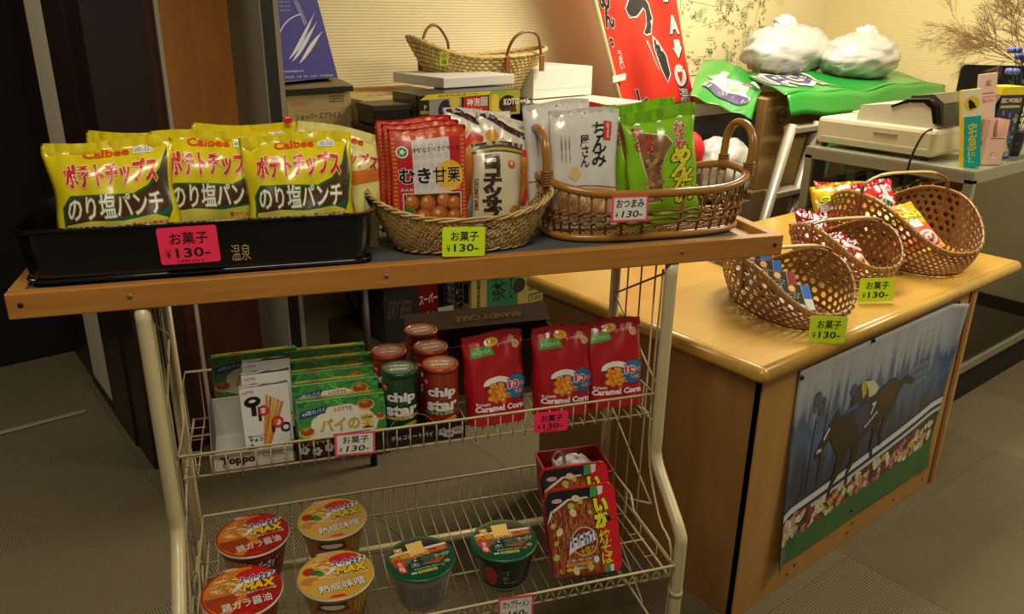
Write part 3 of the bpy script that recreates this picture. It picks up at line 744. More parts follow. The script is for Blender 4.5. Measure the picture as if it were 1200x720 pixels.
r, S = bag('chestnut_pouch', 'foremost red chestnut pouch with black lettering in the braided basket', 'snack pouch', rk(.290, 1.462, 1.076, 2, 8, 1), .150, .215, .018, '#b01c20', grp, seed=11, wr=.0006, pinch=.02, seal=.006)
chest_art(S, .150, .215).build(r)
copy_thing(r, rk(.284, 1.490, 1.082, 3, 8, 1), 'second red chestnut pouch directly behind the foremost one')
copy_thing(r, rk(.279, 1.518, 1.086, 2, 8, 0), 'third and rearmost red chestnut pouch in the braided basket')
def coco(label, M, seed=21):
    r, S = bag('coconut_biscuit_pouch', label, 'snack pouch', M, .100, .180, .020, '#cfc3a0', None, seed=seed, wr=.0009, pinch=.02, seal=.008)
    a = Art(S, .10, .18); a.rect(.0, .93, 1, .995, '#4e3a22', 1); a.rect(.0, .905, 1, .925, '#b8a32a', 1); a.rect(0, .885, 1, .90, '#4e3a22', 1)
    a.text('ココナツサブレ', .20, .05, .60, .86, '#3b2114', 3, bold=.07, vertical=True); a.text('COCONUT SABLE', -.22, .42, .40, .46, '#4a3020', 3, bold=.02, rot=-PI/2)
    a.ell(.78, .76, .075, None, '#c8412c', 3); a.ell(.78, .77, .04, None, '#e8b09a', 3.3)
    a.ell(.86, .22, .12, .11, '#a56e2c', 2); a.ell(.84, .23, .09, .08, '#c48c44', 2.3); a.ell(.80, .08, .12, .09, '#8d5a26', 2.5); a.build(r); return r
coco('cream coconut biscuit pouch with brown vertical lettering in the braided basket', rk(.423, 1.478, 1.076, -5, 12, 3))
def orange_snack(label, M, seed):
    r, S = bag('rice_cracker_bag', label, 'snack bag', M, .145, .215, .024, '#e3dccb', 'orange and white cracker bags at the back of the braided basket', seed=seed, wr=.0018, seal=.010)
    a = Art(S, .145, .215); a.poly([(.0, .98), (.45, .86), (1, .78), (1, .84), (.45, .92), (.2, .995)], '#3b1c14', 2)
    a.poly([(.05, .45), (.12, .62), (.38, .80), (.62, .72), (.88, .74), (.95, .50), (.86, .20), (.1, .1)], '#d43a26', 1)
    a.poly([(.12, .45), (.20, .60), (.40, .72), (.62, .65), (.82, .66), (.87, .48), (.78, .2), (.15, .15)], '#dc8a30', 1.5)
    a.ell(.22, .80, .10, .05, '#dca432', 2.5); a.ell(.35, .62, .10, .05, '#e6a84a', 2.5, rot=.4); a.ell(.6, .55, .12, .06, '#c9762a', 2.5)
    a.poly([(.60, .93), (.95, .88), (.98, .92), (.7, .97)], '#8cb23c', 2.2); a.build(r); return r
r = orange_snack('orange and white cracker bag leaning right behind the coconut pouch', rk(.452, 1.560, 1.078, -8, 12, 9), 31)
copy_thing(r, rk(.418, 1.590, 1.090, 4, 8, 2), 'cracker bag behind the leaning orange one, its white corner with brown stripe showing')
r, S = bag('silver_snack_bag', 'small silvery green snack bag at the right rear of the braided basket', 'snack bag', rk(.515, 1.585, 1.085, -12, 15, 10), .07, .14, .018, '#b9bfb4', None, seed=33, wr=.002, seal=.008)
a = Art(S, .07, .14); a.ell(.5, .7, .25, None, '#3f8060', 1); a.text('おつまみ', .2, .4, .8, .5, '#3a4a44', 2); a.build(r)

# ================================================================== rattan basket with handles
ra = K('#a3702c', rough=.32, var=.18, scale=26, coat=.35); ra2 = K('#83561f', rough=.4, var=.22, scale=40)
rb = thing('rattan_basket', 'honey coloured rattan basket with two loop handles on the shelf', 'basket', rk(.755, 1.527, 1.059, -1))
def super_(A, B, ph, p=3.0):
    c, s = math.cos(ph), math.sin(ph); e = 2/p; return Vector((A*math.copysign(abs(c)**e, c), B*math.copysign(abs(s)**e, s), 0))
rim = [super_(.225, .118, 2*PI*i/72)+Vector((0, 0, .099+.022*abs(math.cos(2*PI*i/72))**3)) for i in range(72)]
foot = [super_(.212, .105, 2*PI*i/72)+Vector((0, 0, .0085)) for i in range(72)]
MB().tube(rim, .0088, ra, 10, closed=True).build('rim', rb); MB().tube(foot, .0080, ra, 10, closed=True).build('foot_ring', rb)
n = 38
for i in range(n):
    ph = 2*PI*i/n; a_ = super_(.212, .105, ph)+Vector((0, 0, .01)); b_ = super_(.225, .118, ph)+Vector((0, 0, .099+.022*abs(math.cos(ph))**3))
    MB().tube([a_, lerp(a_, b_, .5)+Vector((math.cos(ph), math.sin(ph), 0))*.003, b_], .0026, ra2, 6).build('spoke', rb)
for z, f in ((.040, .3), (.058, .46)):
    mb = MB()
    for s in (0, PI):
        pts = []
        for j in range(240):
            ph = 2*PI*j/240; w = n*ph/2+s; p = super_(lerp(.212, .225, f), lerp(.105, .118, f), ph); o = Vector((math.cos(ph), math.sin(ph), 0))
            pts.append(p+o*(.003+.0035*math.cos(w))+Vector((0, 0, z+.005*math.sin(w*1.0))))
        mb.tube(pts, .0026, ra2, 5, closed=True)
    mb.build('woven_band', rb)
mb = MB()
for i in range(-17, 18):
    x = .21*i/17.5; yy = .104*(1-abs(i/17.5)**3)**(1/3); mb.tube([(x, -yy, .006), (x, yy, .006)], (.0038, .0012), K('#b08a44', rough=.5, var=.2), 4)
for i in range(-9, 10):
    y = .104*i/9.5; xx = .21*(1-abs(i/9.5)**3)**(1/3)
    mb.tube([(-xx+2*xx*k/24, y, .0075+.0012*(1 if (k+i) % 2 else -1)) for k in range(25)], .0022, K('#9c7434', rough=.5, var=.2), 4)
mb.build('base_weave', rb)
for sx in (-1, 1):
    pts = smooth([(sx*.222, -.050, .104), (sx*.226, -.052, .134), (sx*.229, -.050, .180), (sx*.230, -.028, .208), (sx*.230, .005, .215), (sx*.230, .036, .206), (sx*.228, .054, .175), (sx*.225, .054, .134), (sx*.222, .052, .104)], 5)
    h = MB().tube(pts, .0085, ra, 10).build('handle', rb)
    for y in (-.051, .053):
        mb = MB()
        for k in range(6): mb.tube([(sx*.2255+.0105*math.cos(t), y+.0105*math.sin(t), .112+.0052*k+.001*math.cos(t)) for t in [2*PI*q/12 for q in range(12)]], .0026, ra2, 5, closed=True)
        mb.build('handle_binding', h)
def white_pouch(label, M, seed):
    r, S = bag('delicacy_pouch', label, 'snack pouch', M, .150, .238, .020, '#d8d5cc', 'white delicacy pouches in the rattan basket', seed=seed, wr=.0012, seal=.010, mat=K('#d9d6ce', rough=.22, var=.04, bump=.3, bscale=22, coat=.7))
    a = Art(S, .15, .238)
    a.text('ちんみ', .58, .52, .80, .88, '#201c1c', 2, bold=.02, vertical=True); a.text('屋さん', .40, .52, .54, .78, '#201c1c', 2, bold=.02, vertical=True)
    a.poly([(.74, .74), (.86, .735), (.88, .885), (.76, .89)], '#cc3a2a', 2); a.text('おつまみ', .79, .75, .84, .875, '#f0d8d0', 3, vertical=True, bold=.02)
    for k in range(3): a.text('いか薫製柔らか仕上', .13+.055*k, .56, .16+.055*k, .79, '#6c6a66', 2, bold=0, vertical=True)
    a.poly([(.24, .44), (.34, .40), (.42, .46), (.34, .53), (.28, .51)], '#d6c27a', 2)
    P = [(0.02+.96*i/20, .345+.025*math.sin(PI*i/20)) for i in range(21)]; a.poly(P+[(x, y-.008) for x, y in reversed(P)], '#b8323a', 2)
    P2 = [(.10+.80*i/20, .33+.02*math.sin(PI*i/20)) for i in range(21)]; a.poly(P2+[(.88, .14), (.12, .14)], '#c99a62', 1.5)
    rr = random.Random(2)
    for i in range(46): a.ell(rr.uniform(.16, .84), rr.uniform(.16, .32), .045, .012, rr.choice(['#dcb884', '#b98650', '#e8d0a0']), 2+.1*(i % 4), rot=rr.uniform(0, 3), n=8)
    a.poly([(.1, .13), (.9, .13), (.9, .12), (.1, .12)], '#b8323a', 2)
    a.ell(.5, .93, .02, None, '#e8e8e4', 2.5); a.ell(.5, .955, .012, None, '#c84038', 2)
    a.build(r); return r
r = white_pouch('foremost white delicacy pouch with brush lettering at the left of the rattan basket', rk(.612, 1.485, 1.076, -3, 9, 1), 41)
copy_thing(r, rk(.585, 1.545, 1.085, 4, 6, -2), 'white delicacy pouch behind the foremost one, red dot near its top')
r, S = bag('red_green_snack_bag', 'red snack bag with green label behind the white delicacy pouches', 'snack bag', rk(.668, 1.590, 1.088, -6, 6, 1), .10, .225, .02, '#c22430', None, seed=44, wr=.0015)
a = Art(S, .10, .245); a.rect(.1, .70, .9, .80, '#e0e4dc', 1); a.rect(.14, .71, .86, .79, '#2d8a5a', 1.4); a.build(r)
def green_bag(label, M, seed):
    r, S = bag('green_snack_bag', label, 'snack bag', M, .155, .240, .022, '#8cc81c', 'lime green snack bags in the rattan basket', seed=seed, wr=.0016, seal=.026, pinch=.05, mat=film('#8cca1e', .22))
    a = Art(S, .155, .240)
    for k in range(9):
        a.rect(.01, .905+.0105*k, .99, .908+.0105*k, '#6fae16', .8); a.rect(.01, .004+.0105*k, .99, .007+.0105*k, '#6fae16', .8)
    win = [(.14, .84), (.58, .77), (.66, .70), (.54, .62), (.46, .50), (.48, .36), (.42, .20), (.25, .20), (.26, .40), (.18, .62)]
    a.poly(win, '#d5e0b0', 1); a.poly([(.5+(x-.42)*.93-.08, .52+(y-.52)*.96) for x, y in win], '#8a6238', 1.4)
    rr = random.Random(4)
    for i in range(26): a.ell(rr.uniform(.26, .46), rr.uniform(.24, .72), .06, .02, rr.choice(['#a87a48', '#6e4a2a', '#c09a66']), 1.6+.1*(i % 3), rot=rr.uniform(0, 3), n=8)
    a.text('昔なつかし', .10, .66, .26, .86, '#d03028', 3, bold=.05, out=('#2a1412', .03), vertical=True); a.text('珍味', .28, .64, .38, .80, '#d03028', 3, bold=.05, out=('#2a1412', .03), vertical=True)
    a.text('わさび', .66, .60, .86, .86, '#d83c34', 3, bold=.03, out=('#e8dcd4', .03), vertical=True, shear=.2)
    a.text('めんたい', .58, .18, .92, .66, '#e6da2a', 3.6, bold=.05, out=('#1c1c14', .04), vertical=True, shear=.2)
    a.build(r); return r
r = green_bag('foremost lime green snack bag with clear window in the rattan basket', rk(.795, 1.478, 1.074, -10, 8, -6), 51)
copy_thing(r, rk(.768, 1.535, 1.080, -6, 5, -4), 'lime green snack bag behind the foremost green one')

# ================================================================== upper wire basket
def pie_box(label, M, group='green and white pie biscuit boxes in the upper wire basket'):
    w, d, h = .170, .026, .106
    r = carton('pie_biscuit_box', label, 'biscuit box', M, w, d, h, '#dcdcd0', group)
    a = face_art(w, d, h, 'front')
    rr = random.Random(8); a.rect(.004, .004, .996, .996, '#3f8a38', .8)
    for i in range(110):
        s = rr.choice([0, 1, 2, 3])
        x, y = (rr.uniform(.0, 1), rr.uniform(.86, 1)) if s == 0 else (rr.uniform(0, .18), rr.uniform(0, 1)) if s == 1 else (rr.uniform(.80, 1), rr.uniform(0, .95)) if s == 2 else (rr.uniform(0, 1), rr.uniform(0, .25))
        x = min(max(x, .035), .965); y = min(max(y, .05), .95)
        a.ell(x, y, .032, .022, rr.choice(['#2f8a3a', '#47a044', '#1f6a2e', '#66b04c']), 1.2+.1*(i % 6), rot=rr.uniform(0, 3), n=8)
    for x, y, q in ((.78, .80, .10), (.94, .54, .055), (.10, .40, .09), (.90, .22, .09), (.18, .12, .07)):
        a.ell(x, y, q, q*1.15, '#d8b060', 2); a.ell(x, y+.02, q*.85, q*.85, '#9c4e1c', 2.3); a.ell(x-.01, y+.06, q*.4, q*.32, '#c9802e', 2.6)
    a.poly([(.12, .30), (.16, .62), (.36, .84), (.60, .86), (.80, .72), (.92, .50), (.88, .30), (.70, .20), (.30, .20)], '#e0dfc4', 1.9)
    a.text('LOTTE', .42, .74, .62, .82, '#b02030', 3, bold=.02)
    a.poly([(.02, .66), (.32, .74), (.34, .88), (.04, .80)], '#24427c', 3); a.text('64層のパイ', .06, .74, .32, .82, '#d8dce6', 3.5, bold=.01, rot=.14)
    a.text('パイの実', .25, .36, .86, .62, '#dca820', 4, bold=.06, out=('#40200e', .05))
    a.poly([(.36, .24), (.80, .24), (.82, .31), (.38, .31)], '#2a1a12', 3); a.text('チョコレートパイ', .42, .255, .78, .295, '#e0d0b0', 3.5, bold=.01)
    a.build(r)
    t = face_art(w, d, h, 'top'); t.rect(.003, .02, .997, .98, '#4b8e34', 1); t.rect(.05, .55, .9, .95, '#c0ae34', 1.5); t.ell(.28, .45, .08, .35, '#8a5a24', 2); t.text('パイの実', .55, .15, .85, .7, '#e0c83a', 2.5, bold=.04); t.build(r, 'top_print')
    s = face_art(w, d, h, 'left'); s.rect(.02, .02, .98, .98, '#3b7e38', 1); s.build(r, 'side_print')
    t2 = face_art(w, d, h, 'right'); t2.rect(.02, .02, .98, .98, '#3b7e38', 1); t2.build(r, 'side_print')
    return r
p0 = pie_box('foremost pie biscuit box in the row behind the pink bordered card', rk(.098, 1.428, .676, 0, 10))
lab = ['second', 'third', 'fourth', 'fifth']
for k in range(4):
    copy_thing(p0, rk(.092-.003*k, 1.468+.0425*k, .694+.006*k, 1-k*.5, 8), f'pie biscuit box {lab[k]} from the front in the row left of the crisp tubes')
copy_thing(p0, rk(-.058, 1.600, .716, 3, 8), 'pie biscuit box standing alone behind the pretzel stick boxes at the left')
# pretzel stick boxes
def stick_box(label, M):
    w, d, h = .090, .022, .140
    r = carton('pretzel_stick_box', label, 'biscuit box', M, w, d, h, '#d3d2cc', 'white pretzel stick boxes in the upper wire basket')
    a = face_art(w, d, h, 'front')
    a.text('LOTTE', .06, .92, .28, .955, '#a03038', 2)
    a.ell(.24, .80, .17, .075, '#1c1416', 1.5, rot=.1); a.ell(.24, .81, .07, .022, '#d8d4cc', 2, rot=.1); a.rect(.20, .60, .30, .80, '#1c1416', 1.5)
    for k in range(5):
        x0 = .45+.02*k; x1 = .52+.075*k; a.poly([(x0-.1, .12), (x0-.05, .10), (x1+.05, .86-.03*k), (x1, .88-.03*k)], ['#c8862e', '#b87226', '#d49a44'][k % 3], 2+.1*k)
    a.ring(.44, .66, .115, .05, '#c21f2e', 3); a.ring(.70, .47, .13, .055, '#c21f2e', 3); a.ring(.86, .38, .11, .05, '#1c1416', 2.8); a.rect(.33, .52, .39, .72, '#1c1416', 2.9); a.rect(.57, .33, .63, .5, '#1c1416', 2.9)
    a.text('最後までチョコたっぷり', .08, .30, .44, .335, '#2a2020', 3, bold=.01); a.text('チョコ', .10, .24, .36, .29, '#2a2020', 3, bold=.03)
    a.poly([(.0, .0), (.0, .12), (.14, .22), (.22, .14), (.36, .12), (.42, .0)], '#241614', 1.6); a.poly([(.62, .0), (.66, .08), (.80, .06), (.9, .17), (1, .18), (1, 0)], '#241614', 1.6)
    a.build(r)
    t = face_art(w, d, h, 'top'); t.poly([(0, .1), (.35, .2), (.5, .8), (.7, .5), (1, .9), (1, 0), (0, 0)], '#2a1a18', 1); t.text('LOTTE', .1, .5, .3, .9, '#a03038', 2); t.build(r, 'top_print')
    return r
s0 = stick_box('foremost white pretzel stick box in the display carton', rk(-.041, 1.428, .682, 5, 10, 0))
copy_thing(s0, rk(-.037, 1.463, .694, 2, 8), 'second white pretzel stick box, behind the foremost one')
copy_thing(s0, rk(-.035, 1.500, .704, 1, 8), 'third white pretzel stick box, in front of the lone pie biscuit box')
dcT = thing('display_carton', 'white cardboard display carton with brown brand lettering holding pretzel stick boxes', 'carton', rk(-.072, 1.470, .674, 1))
grc = K('#c4bfb2', rough=.55, var=.06)
mb = MB(); mb.box((-.075, -.068, 0), (.072, -.066, .036), grc); mb.box((-.075, .070, 0), (.072, .072, .085), grc); mb.box((-.075, -.068, 0), (.072, .072, .002), grc)
mb.build('carton_body', dcT)
sd = [(-.068, 0), (.072, 0), (.072, .095), (.05, .098), (-.005, .092), (-.040, .070), (-.062, .044), (-.068, .030)]
for x in (-.075, .070):
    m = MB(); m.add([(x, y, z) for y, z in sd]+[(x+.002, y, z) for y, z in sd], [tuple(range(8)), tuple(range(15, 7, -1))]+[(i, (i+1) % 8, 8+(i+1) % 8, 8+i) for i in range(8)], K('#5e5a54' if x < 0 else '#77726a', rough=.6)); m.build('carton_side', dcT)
a = Art(lambda x, y: Vector((-.075+.147*x, -.068, .036*y)), .147, .036, flat=True, base=.0004, step=.0002)
a.text('Toppo', .10, .22, .52, .80, '#33201a', 2, bold=.05); a.text('LOTTE', .34, .82, .46, .92, '#5a3a30', 2); a.rect(.62, .55, .90, .78, '#7a6c60', 1); a.rect(.63, .58, .89, .75, '#c4bfb2', 1.3); a.text('100000', .66, .6, .86, .73, '#6a5c50', 2)
a.ring(.15, .3, .03, .01, '#4a322a', 2); a.rect(.60, .2, .97, .212, '#8a7c70', 1); a.rect(.60, .44, .97, .452, '#8a7c70', 1); a.build(dcT)
# dark pie display tray behind the rail
dt = thing('display_tray', 'dark chocolate brown display tray under pie boxes and crisp tubes with white blossoms', 'tray', rk(.175, 1.500, .674))
dkb = K('#231613', rough=.5, var=.1); mb = MB()
mb.box((-.170, -.098, 0), (.165, -.096, .040), dkb); mb.box((-.170, -.098, 0), (.165, .12, .0018), dkb); mb.build('tray_body', dt)
for x in (-.170, .163): MB().box((x, -.098, 0), (x+.002, .12, .032), dkb).build('tray_side', dt)
a = Art(lambda x, y: Vector((-.170+.335*x, -.098, .04*y)), .335, .04, flat=True, base=.0004, step=.0002)
a.text('LOTTE', .04, .72, .20, .90, '#d0c4bc', 2, bold=.02)
for k, x in enumerate((.05, .12, .19, .30, .86, .91, .96, .89, .94)):
    for q in range(5): a.ell(x+.018*math.cos(q*1.257), (.36 if k % 2 else .5)+.15*math.sin(q*1.257), .012, None, '#b7b0ad', 2+.05*q, n=9)
    a.ell(x, .36 if k % 2 else .5, .008, None, '#6a4a48', 2.5, n=8)
a.text('チョコレートパイ', .55, .34, .80, .62, '#c9bdb4', 2, bold=.02); a.ring(.675, .48, .155, .004, '#8f8078', 1.5, n=24); a.build(dt)
# crisp tubes
def can(label, M, body, rimc, pale):
    r = thing('crisp_tube', label, 'crisp tube', M, 'stacked crisp tubes in the upper wire basket')
    R, h = .0355, .148
    MB().lathe([(R-.001, 0), (R, .002), (R, h-.004), (R+.0008, h-.003), (R+.0008, h)], K(body, rough=.35, coat=.4, var=.06), 40).build('tube', r)
    L = MB().lathe([(R+.0014, h-.008), (R+.0014, h+.001), (R-.001, h+.0022), (R-.004, h+.0022), (R-.005, h+.0006)], K(rimc, rough=.3, coat=.4), 40).build('lid', r)
    t = Art(lambda x, y: Vector(((x-.5)*2*R, (y-.5)*2*R, h+.0008)), 2*R, 2*R, flat=True, base=.0004, step=.0002)
    t.ell(.5, .5, .42, None, pale, 1, n=28); t.text('chip', .22, .52, .78, .70, '#d8d2c4', 2, bold=.05); t.text('star', .22, .32, .78, .50, '#d8d2c4', 2, bold=.05); t.build(r, 'lid_print')
    W = R*math.radians(190)
    def S(x, y): an = math.radians(-90-95+190*x); return Vector((R*math.cos(an), R*math.sin(an), .004+y*(h-.014)))
    a = Art(S, W, h-.014, thr=.006)
    a.text('chip', .24, .60, .76, .80, '#e4e2da', 2, bold=.05, out=('#2c1a14', .03)); a.text('star', .22, .40, .80, .59, '#e4e2da', 2, bold=.05, out=('#2c1a14', .03))
    a.poly([(.18, .34), (.82, .36), (.82, .41), (.18, .385)], '#2b7a3a' if body != '#125a34' else '#c88a20', 1.5); a.text('うすしお味' if body != '#125a34' else 'のりしお味', .30, .345, .70, .395, '#e8e0c0', 2.5, bold=.01)
    a.ell(.58, .20, .22, .075, '#c99a3a', 2, rot=.35); a.ell(.50, .10, .20, .06, '#dab04e', 2.3, rot=.3); a.ell(.62, .12, .16, .05, '#d0a344', 2.6, rot=.5)
    a.ell(.20, .86, .06, None, '#c82838', 2); a.text('YBC', .15, .845, .25, .875, '#e8e8e8', 3, bold=.02); a.build(r)
    return r
RC, RD = '#c03c1e', '#a03a20'
k0 = can('red crisp tube at the front right, beside the first corn bag', rk(.300, 1.446, .677, -8), RC, RD, '#a8583c')
can('green crisp tube, the only green one', rk(.217, 1.446, .677, -6), '#125a34', '#0c4226', '#3b6a50')
copy_thing(k0, rk(.208, 1.525, .682, 0), 'red crisp tube directly behind the green one')
copy_thing(k0, rk(.296, 1.525, .682, 4), 'red crisp tube directly behind the front red one')
copy_thing(k0, rk(.290, 1.600, .690, 8), 'rearmost red crisp tube in front of the brown cake carton')
# corn bags
def corn(label, M, seed):
    w, h = .132, .190
    r, S = bag('corn_snack_bag', label, 'snack bag', M, w, h, .034, '#a8121e', 'red caramel corn bags in the upper wire basket', seed=seed, wr=.0014, seal=.012, px=5.0, py=2.6, bottom='flat', pinch=.02, mat=film('#a8121c', .3))
    a = Art(S, w, h)
    a.poly([(.10, .76), (.50, .765), (.44, .865), (.13, .87)], '#4f9a34', 1); a.text('おいしさいろいろ', .14, .79, .44, .83, '#dfe6c8', 2, bold=.01)
    a.rect(.12, .87, .24, .92, '#c2401e', 1.5); a.ell(.47, .895, .11, .045, '#d9a83a', 1.8); a.text('香ばしい', .40, .885, .54, .91, '#8a2418', 2.5)
    a.ell(.80, .905, .06, .035, '#c99a68', 2, rot=.8); a.ell(.86, .845, .055, .035, '#c99a68', 2, rot=.6); a.ring(.86, .845, .06, .008, '#e8dcd0', 2.3); a.text('ピーナッツ入り', .56, .845, .84, .885, '#e8dcd0', 3, bold=.02, rot=.15)
    a.poly([(.30, .44)]+[(.50+.24*math.cos(t), .44+.095*math.sin(t)) for t in [PI*k/16 for k in range(17)]], '#e8e4da', 1.5)
    a.ell(.50, .36, .235, .115, '#8a2412', 1.8, n=26)
    rr = random.Random(12)
    for i in range(15):
        t = i*2.4; q = .055*math.sqrt(i); x, y = .50+q*math.cos(t)*.85, .345+q*math.sin(t)*.5
        a.ell(x, y, .062, .032, rr.choice(['#d8781c', '#e08e24', '#c8641a']), 2+.08*i, rot=rr.uniform(0, 3), n=12); a.ell(x-.008, y+.008, .028, .012, '#f0b048', 2.1+.08*i, rot=rr.uniform(0, 3), n=8)
    a.star(.80, .40, .20, .86, 18, '#2c6a92', 3.6); a.text('10', .66, .385, .84, .47, '#d02030', 4.4, bold=.06, out=('#ecebe6', .05)); a.text('%', .86, .40, .93, .44, '#d02030', 4.4, bold=.04, out=('#ecebe6', .04)); a.text('増量', .76, .325, .90, .37, '#d02030', 4.4, bold=.04, out=('#ecebe6', .05))
    a.text('Tohato', .10, .225, .34, .262, '#e8d8d4', 3, bold=.03); a.text('Caramel Corn', .09, .155, .92, .225, '#e8e0dc', 3, bold=.05)
    a.build(r); return r
q0 = corn('red corn snack bag nearest the crisp tubes', rk(.420, 1.455, .676, 3, 10, 0), 61)
corn('red corn snack bag in the middle of the three', rk(.566, 1.452, .676, -3, 9, 1), 62)
q2 = corn('red corn snack bag on the right against the wire side', rk(.692, 1.455, .678, -9, 10, -3), 63)
# cake carton with raised flap at the back of the basket
ck = thing('cake_carton', 'open dark brown cake carton with raised grey brown flap behind the crisp tubes', 'carton', rk(.430, 1.612, .673, 0))
brn = K('#2a1c14', rough=.6); fl_ = K('#6e5e46', rough=.55, var=.1)
mb = MB(); mb.box((-.165, -.022, 0), (.165, -.020, .120), brn); mb.box((-.165, .026, 0), (.165, .028, .145), brn); mb.box((-.165, -.022, 0), (.165, .028, .002), brn)
for x in (-.165, .163): mb.box((x, -.022, 0), (x+.002, .028, .140), brn)
mb.build('carton_body', ck)
flp = MB().box((-.165, -.001, 0), (.172, .001, .046), fl_, X=T(0, .027, .142) @ Rx(-40)).build('flap', ck)
a = Art(lambda x, y: (T(0, .027, .142) @ Rx(-40)) @ Vector((-.165+.337*x, -.001, .046*y)), .337, .046, flat=True, base=.0004)
a.text('BRANDY CAKE', .34, .36, .80, .62, '#c8ac5c', 1, bold=.02, rot=PI); a.build(ck)

# ================================================================== lower wire basket
def cup(label, M, R, h, kind, blank=False):
    col = dict(red='#8c1714', gold='#b98a2a', green='#12301e')[kind]
    r = thing('noodle_cup', label, 'cup noodles', M, {'red': 'red chicken noodle cups', 'gold': 'gold miso noodle cups', 'green': 'green soy noodle cups'}[kind])
    MB().lathe([(R*.66, 0), (R*.68, .003), (R*.70, .006), (R*.93, h-.012), (R*.965, h-.006)], K(col if not blank else '#9c988c', rough=.4, coat=.25, var=.06), 48).build('cup_body', r)
    MB().lathe([(R*.965, h-.007), (R, h-.006), (R+.001, h-.003), (R, h-.0005), (R*.97, h)], K('#c8c2ae' if kind != 'green' else '#2a6a44', rough=.35, coat=.3), 48).build('rim', r)
    t = Art(lambda x, y: Vector(((x-.5)*2*R, (y-.5)*2*R, h)), 2*R, 2*R, flat=True, base=.0004, step=.00016, mk=lambda c: K(c, rough=.22, var=.06, coat=.5, bump=.15, bscale=20))
    mbt = {'red': '#a01c18', 'gold': '#c79a34', 'green': '#164f34'}[kind]
    t.ell(.5, .5, .497, None, mbt, .5, n=48)
    rr = random.Random(3)
    def noodles(cx, cy, rx, ry, cols, n, lay):
        for i in range(n):
            t0 = rr.uniform(0, 6.28); q = math.sqrt(rr.random()); x, y = cx+rx*q*math.cos(t0), cy+ry*q*math.sin(t0)
            an = rr.uniform(-.5, .9)+.8*math.sin(x*9); L = rr.uniform(.05, .11); P = []
            for k in range(6): P.append((x+L*(k/5-.5)*math.cos(an), y+L*(k/5-.5)*math.sin(an)+.012*math.sin(k*1.1)))
            t.poly(P+[(px_, py_-.012) for px_, py_ in reversed(P)], rr.choice(cols), lay+.25*(i % 4))
    if kind != 'green':
        t.poly([(.5+.47*math.cos(a), .5+.47*math.sin(a)) for a in [math.radians(75+k*7) for k in range(26)]]+[(.55, .34)], '#c8741e' if kind == 'red' else '#cda244', 1)
        noodles(.36, .66, .24, .20, ['#c4842a', '#ecc470', '#a8641a', '#f4dc9c'], 190, 1.3)
        if kind == 'red': t.poly([(.04, .44), (.34, .50), (.46, .42), (.40, .22), (.22, .14), (.08, .30)], '#9c3c14', 2.4); t.poly([(.08, .50), (.40, .53), (.36, .46), (.08, .43)], '#c2702c', 2.6)
        else:
            t.ell(.15, .62, .08, None, '#b02a1c', 2.6); t.ell(.24, .58, .08, .05, '#2f6a2c', 2.8); t.ell(.30, .54, .05, .04, '#3f8436', 3.0); t.ell(.16, .42, .12, .08, '#c07a30', 2.7); t.ell(.26, .38, .08, .05, '#d8a050', 2.9)
        t.ell(.62, .81, .20, .11, '#c21e24', 2.5, rot=.05); t.ell(.36, .955, .10, .028, '#d8a8a0', 3); t.text('エースコック', .28, .945, .44, .965, '#a01820', 3.5)
        t.poly([(.36, .48), (.50, .72), (.93, .80), (.86, .70), (.55, .62)], '#e2e0d8', 2.8)
        t.text('スーパーカップ', .46, .655, .90, .80, '#1f2f78', 4.2, bold=.07, out=('#eceae2', .05), rot=.10, shear=.3)
        t.text('MAX', .50, .49, .92, .65, '#e8c020', 4.4, bold=.06, out=('#181410', .04), rot=.10, shear=.15)
        t.text('鶏ガラ醤油ラーメン大盛', .42, .43, .92, .475, '#e8e2d4', 4, bold=.02, rot=.09, out=('#2a1612', .04))
        t.text('鶏ガラ醤油' if kind == 'red' else '熟成味噌', .26, .18, .86, .34, '#e6e2dc', 4.6, bold=.03, out=('#30201c', .04), rot=.16)
        t.poly([(.40, .04), (.62, .04), (.58, .085), (.44, .085)], '#c81e28', 3)
    else:
        t.poly([(.5+.44*math.cos(a), .5+.44*math.sin(a)) for a in [math.radians(8+k*8.4) for k in range(20)]], '#15171a', 1)
        t.poly([(.06, .62), (.12, .69), (.5, .70), (.9, .70), (.93, .62), (.93, .50), (.72, .30), (.10, .40)], '#b04a1a', 1.5); t.poly([(.06, .655), (.14, .70), (.93, .72), (.94, .67), (.14, .655)], '#d8d2c8', 1.8)
        noodles(.5, .60, .14, .10, ['#dcb050', '#e8c67a', '#c89438'], 60, 2.0); noodles(.80, .60, .10, .07, ['#c0641e', '#d88432', '#9c3a14'], 40, 2.0)
        t.poly([(.37, .58), (.36, .86), (.61, .88), (.60, .60)], '#d4aa48', 3)
        for k in range(6): t.poly([(.375+.04*k, .58), (.37+.04*k, .86), (.38+.04*k, .86), (.39+.04*k, .58)], '#eed48c', 3.3)
        t.rect(.17, .69, .28, .80, '#d8b030', 3.2); t.ell(.225, .745, .04, None, '#c8302a', 3.5); t.ell(.225, .75, .022, None, '#e8e0d8', 3.7)
        t.text('大盛', .08, .55, .34, .69, '#d8b42a', 3.8, bold=.05, out=('#3a1c10', .04))
        t.poly([(.13, .26), (.25, .22), (.22, .50), (.11, .52)], '#c0282a', 3.2); t.text('生麺', .14, .26, .22, .49, '#ecdcd4', 4.2, vertical=True, bold=.02)
        t.poly([(.26, .30), (.92, .44), (.94, .56), (.28, .52)], '#184a30', 3.0)
        t.text('醤油', .28, .33, .68, .53, '#101010', 4.6, bold=.05, out=('#eceae0', .05), rot=.06); t.text('ラーメン', .70, .42, .92, .50, '#141414', 4.6, bold=.03, out=('#eceae0', .05), rot=.14)
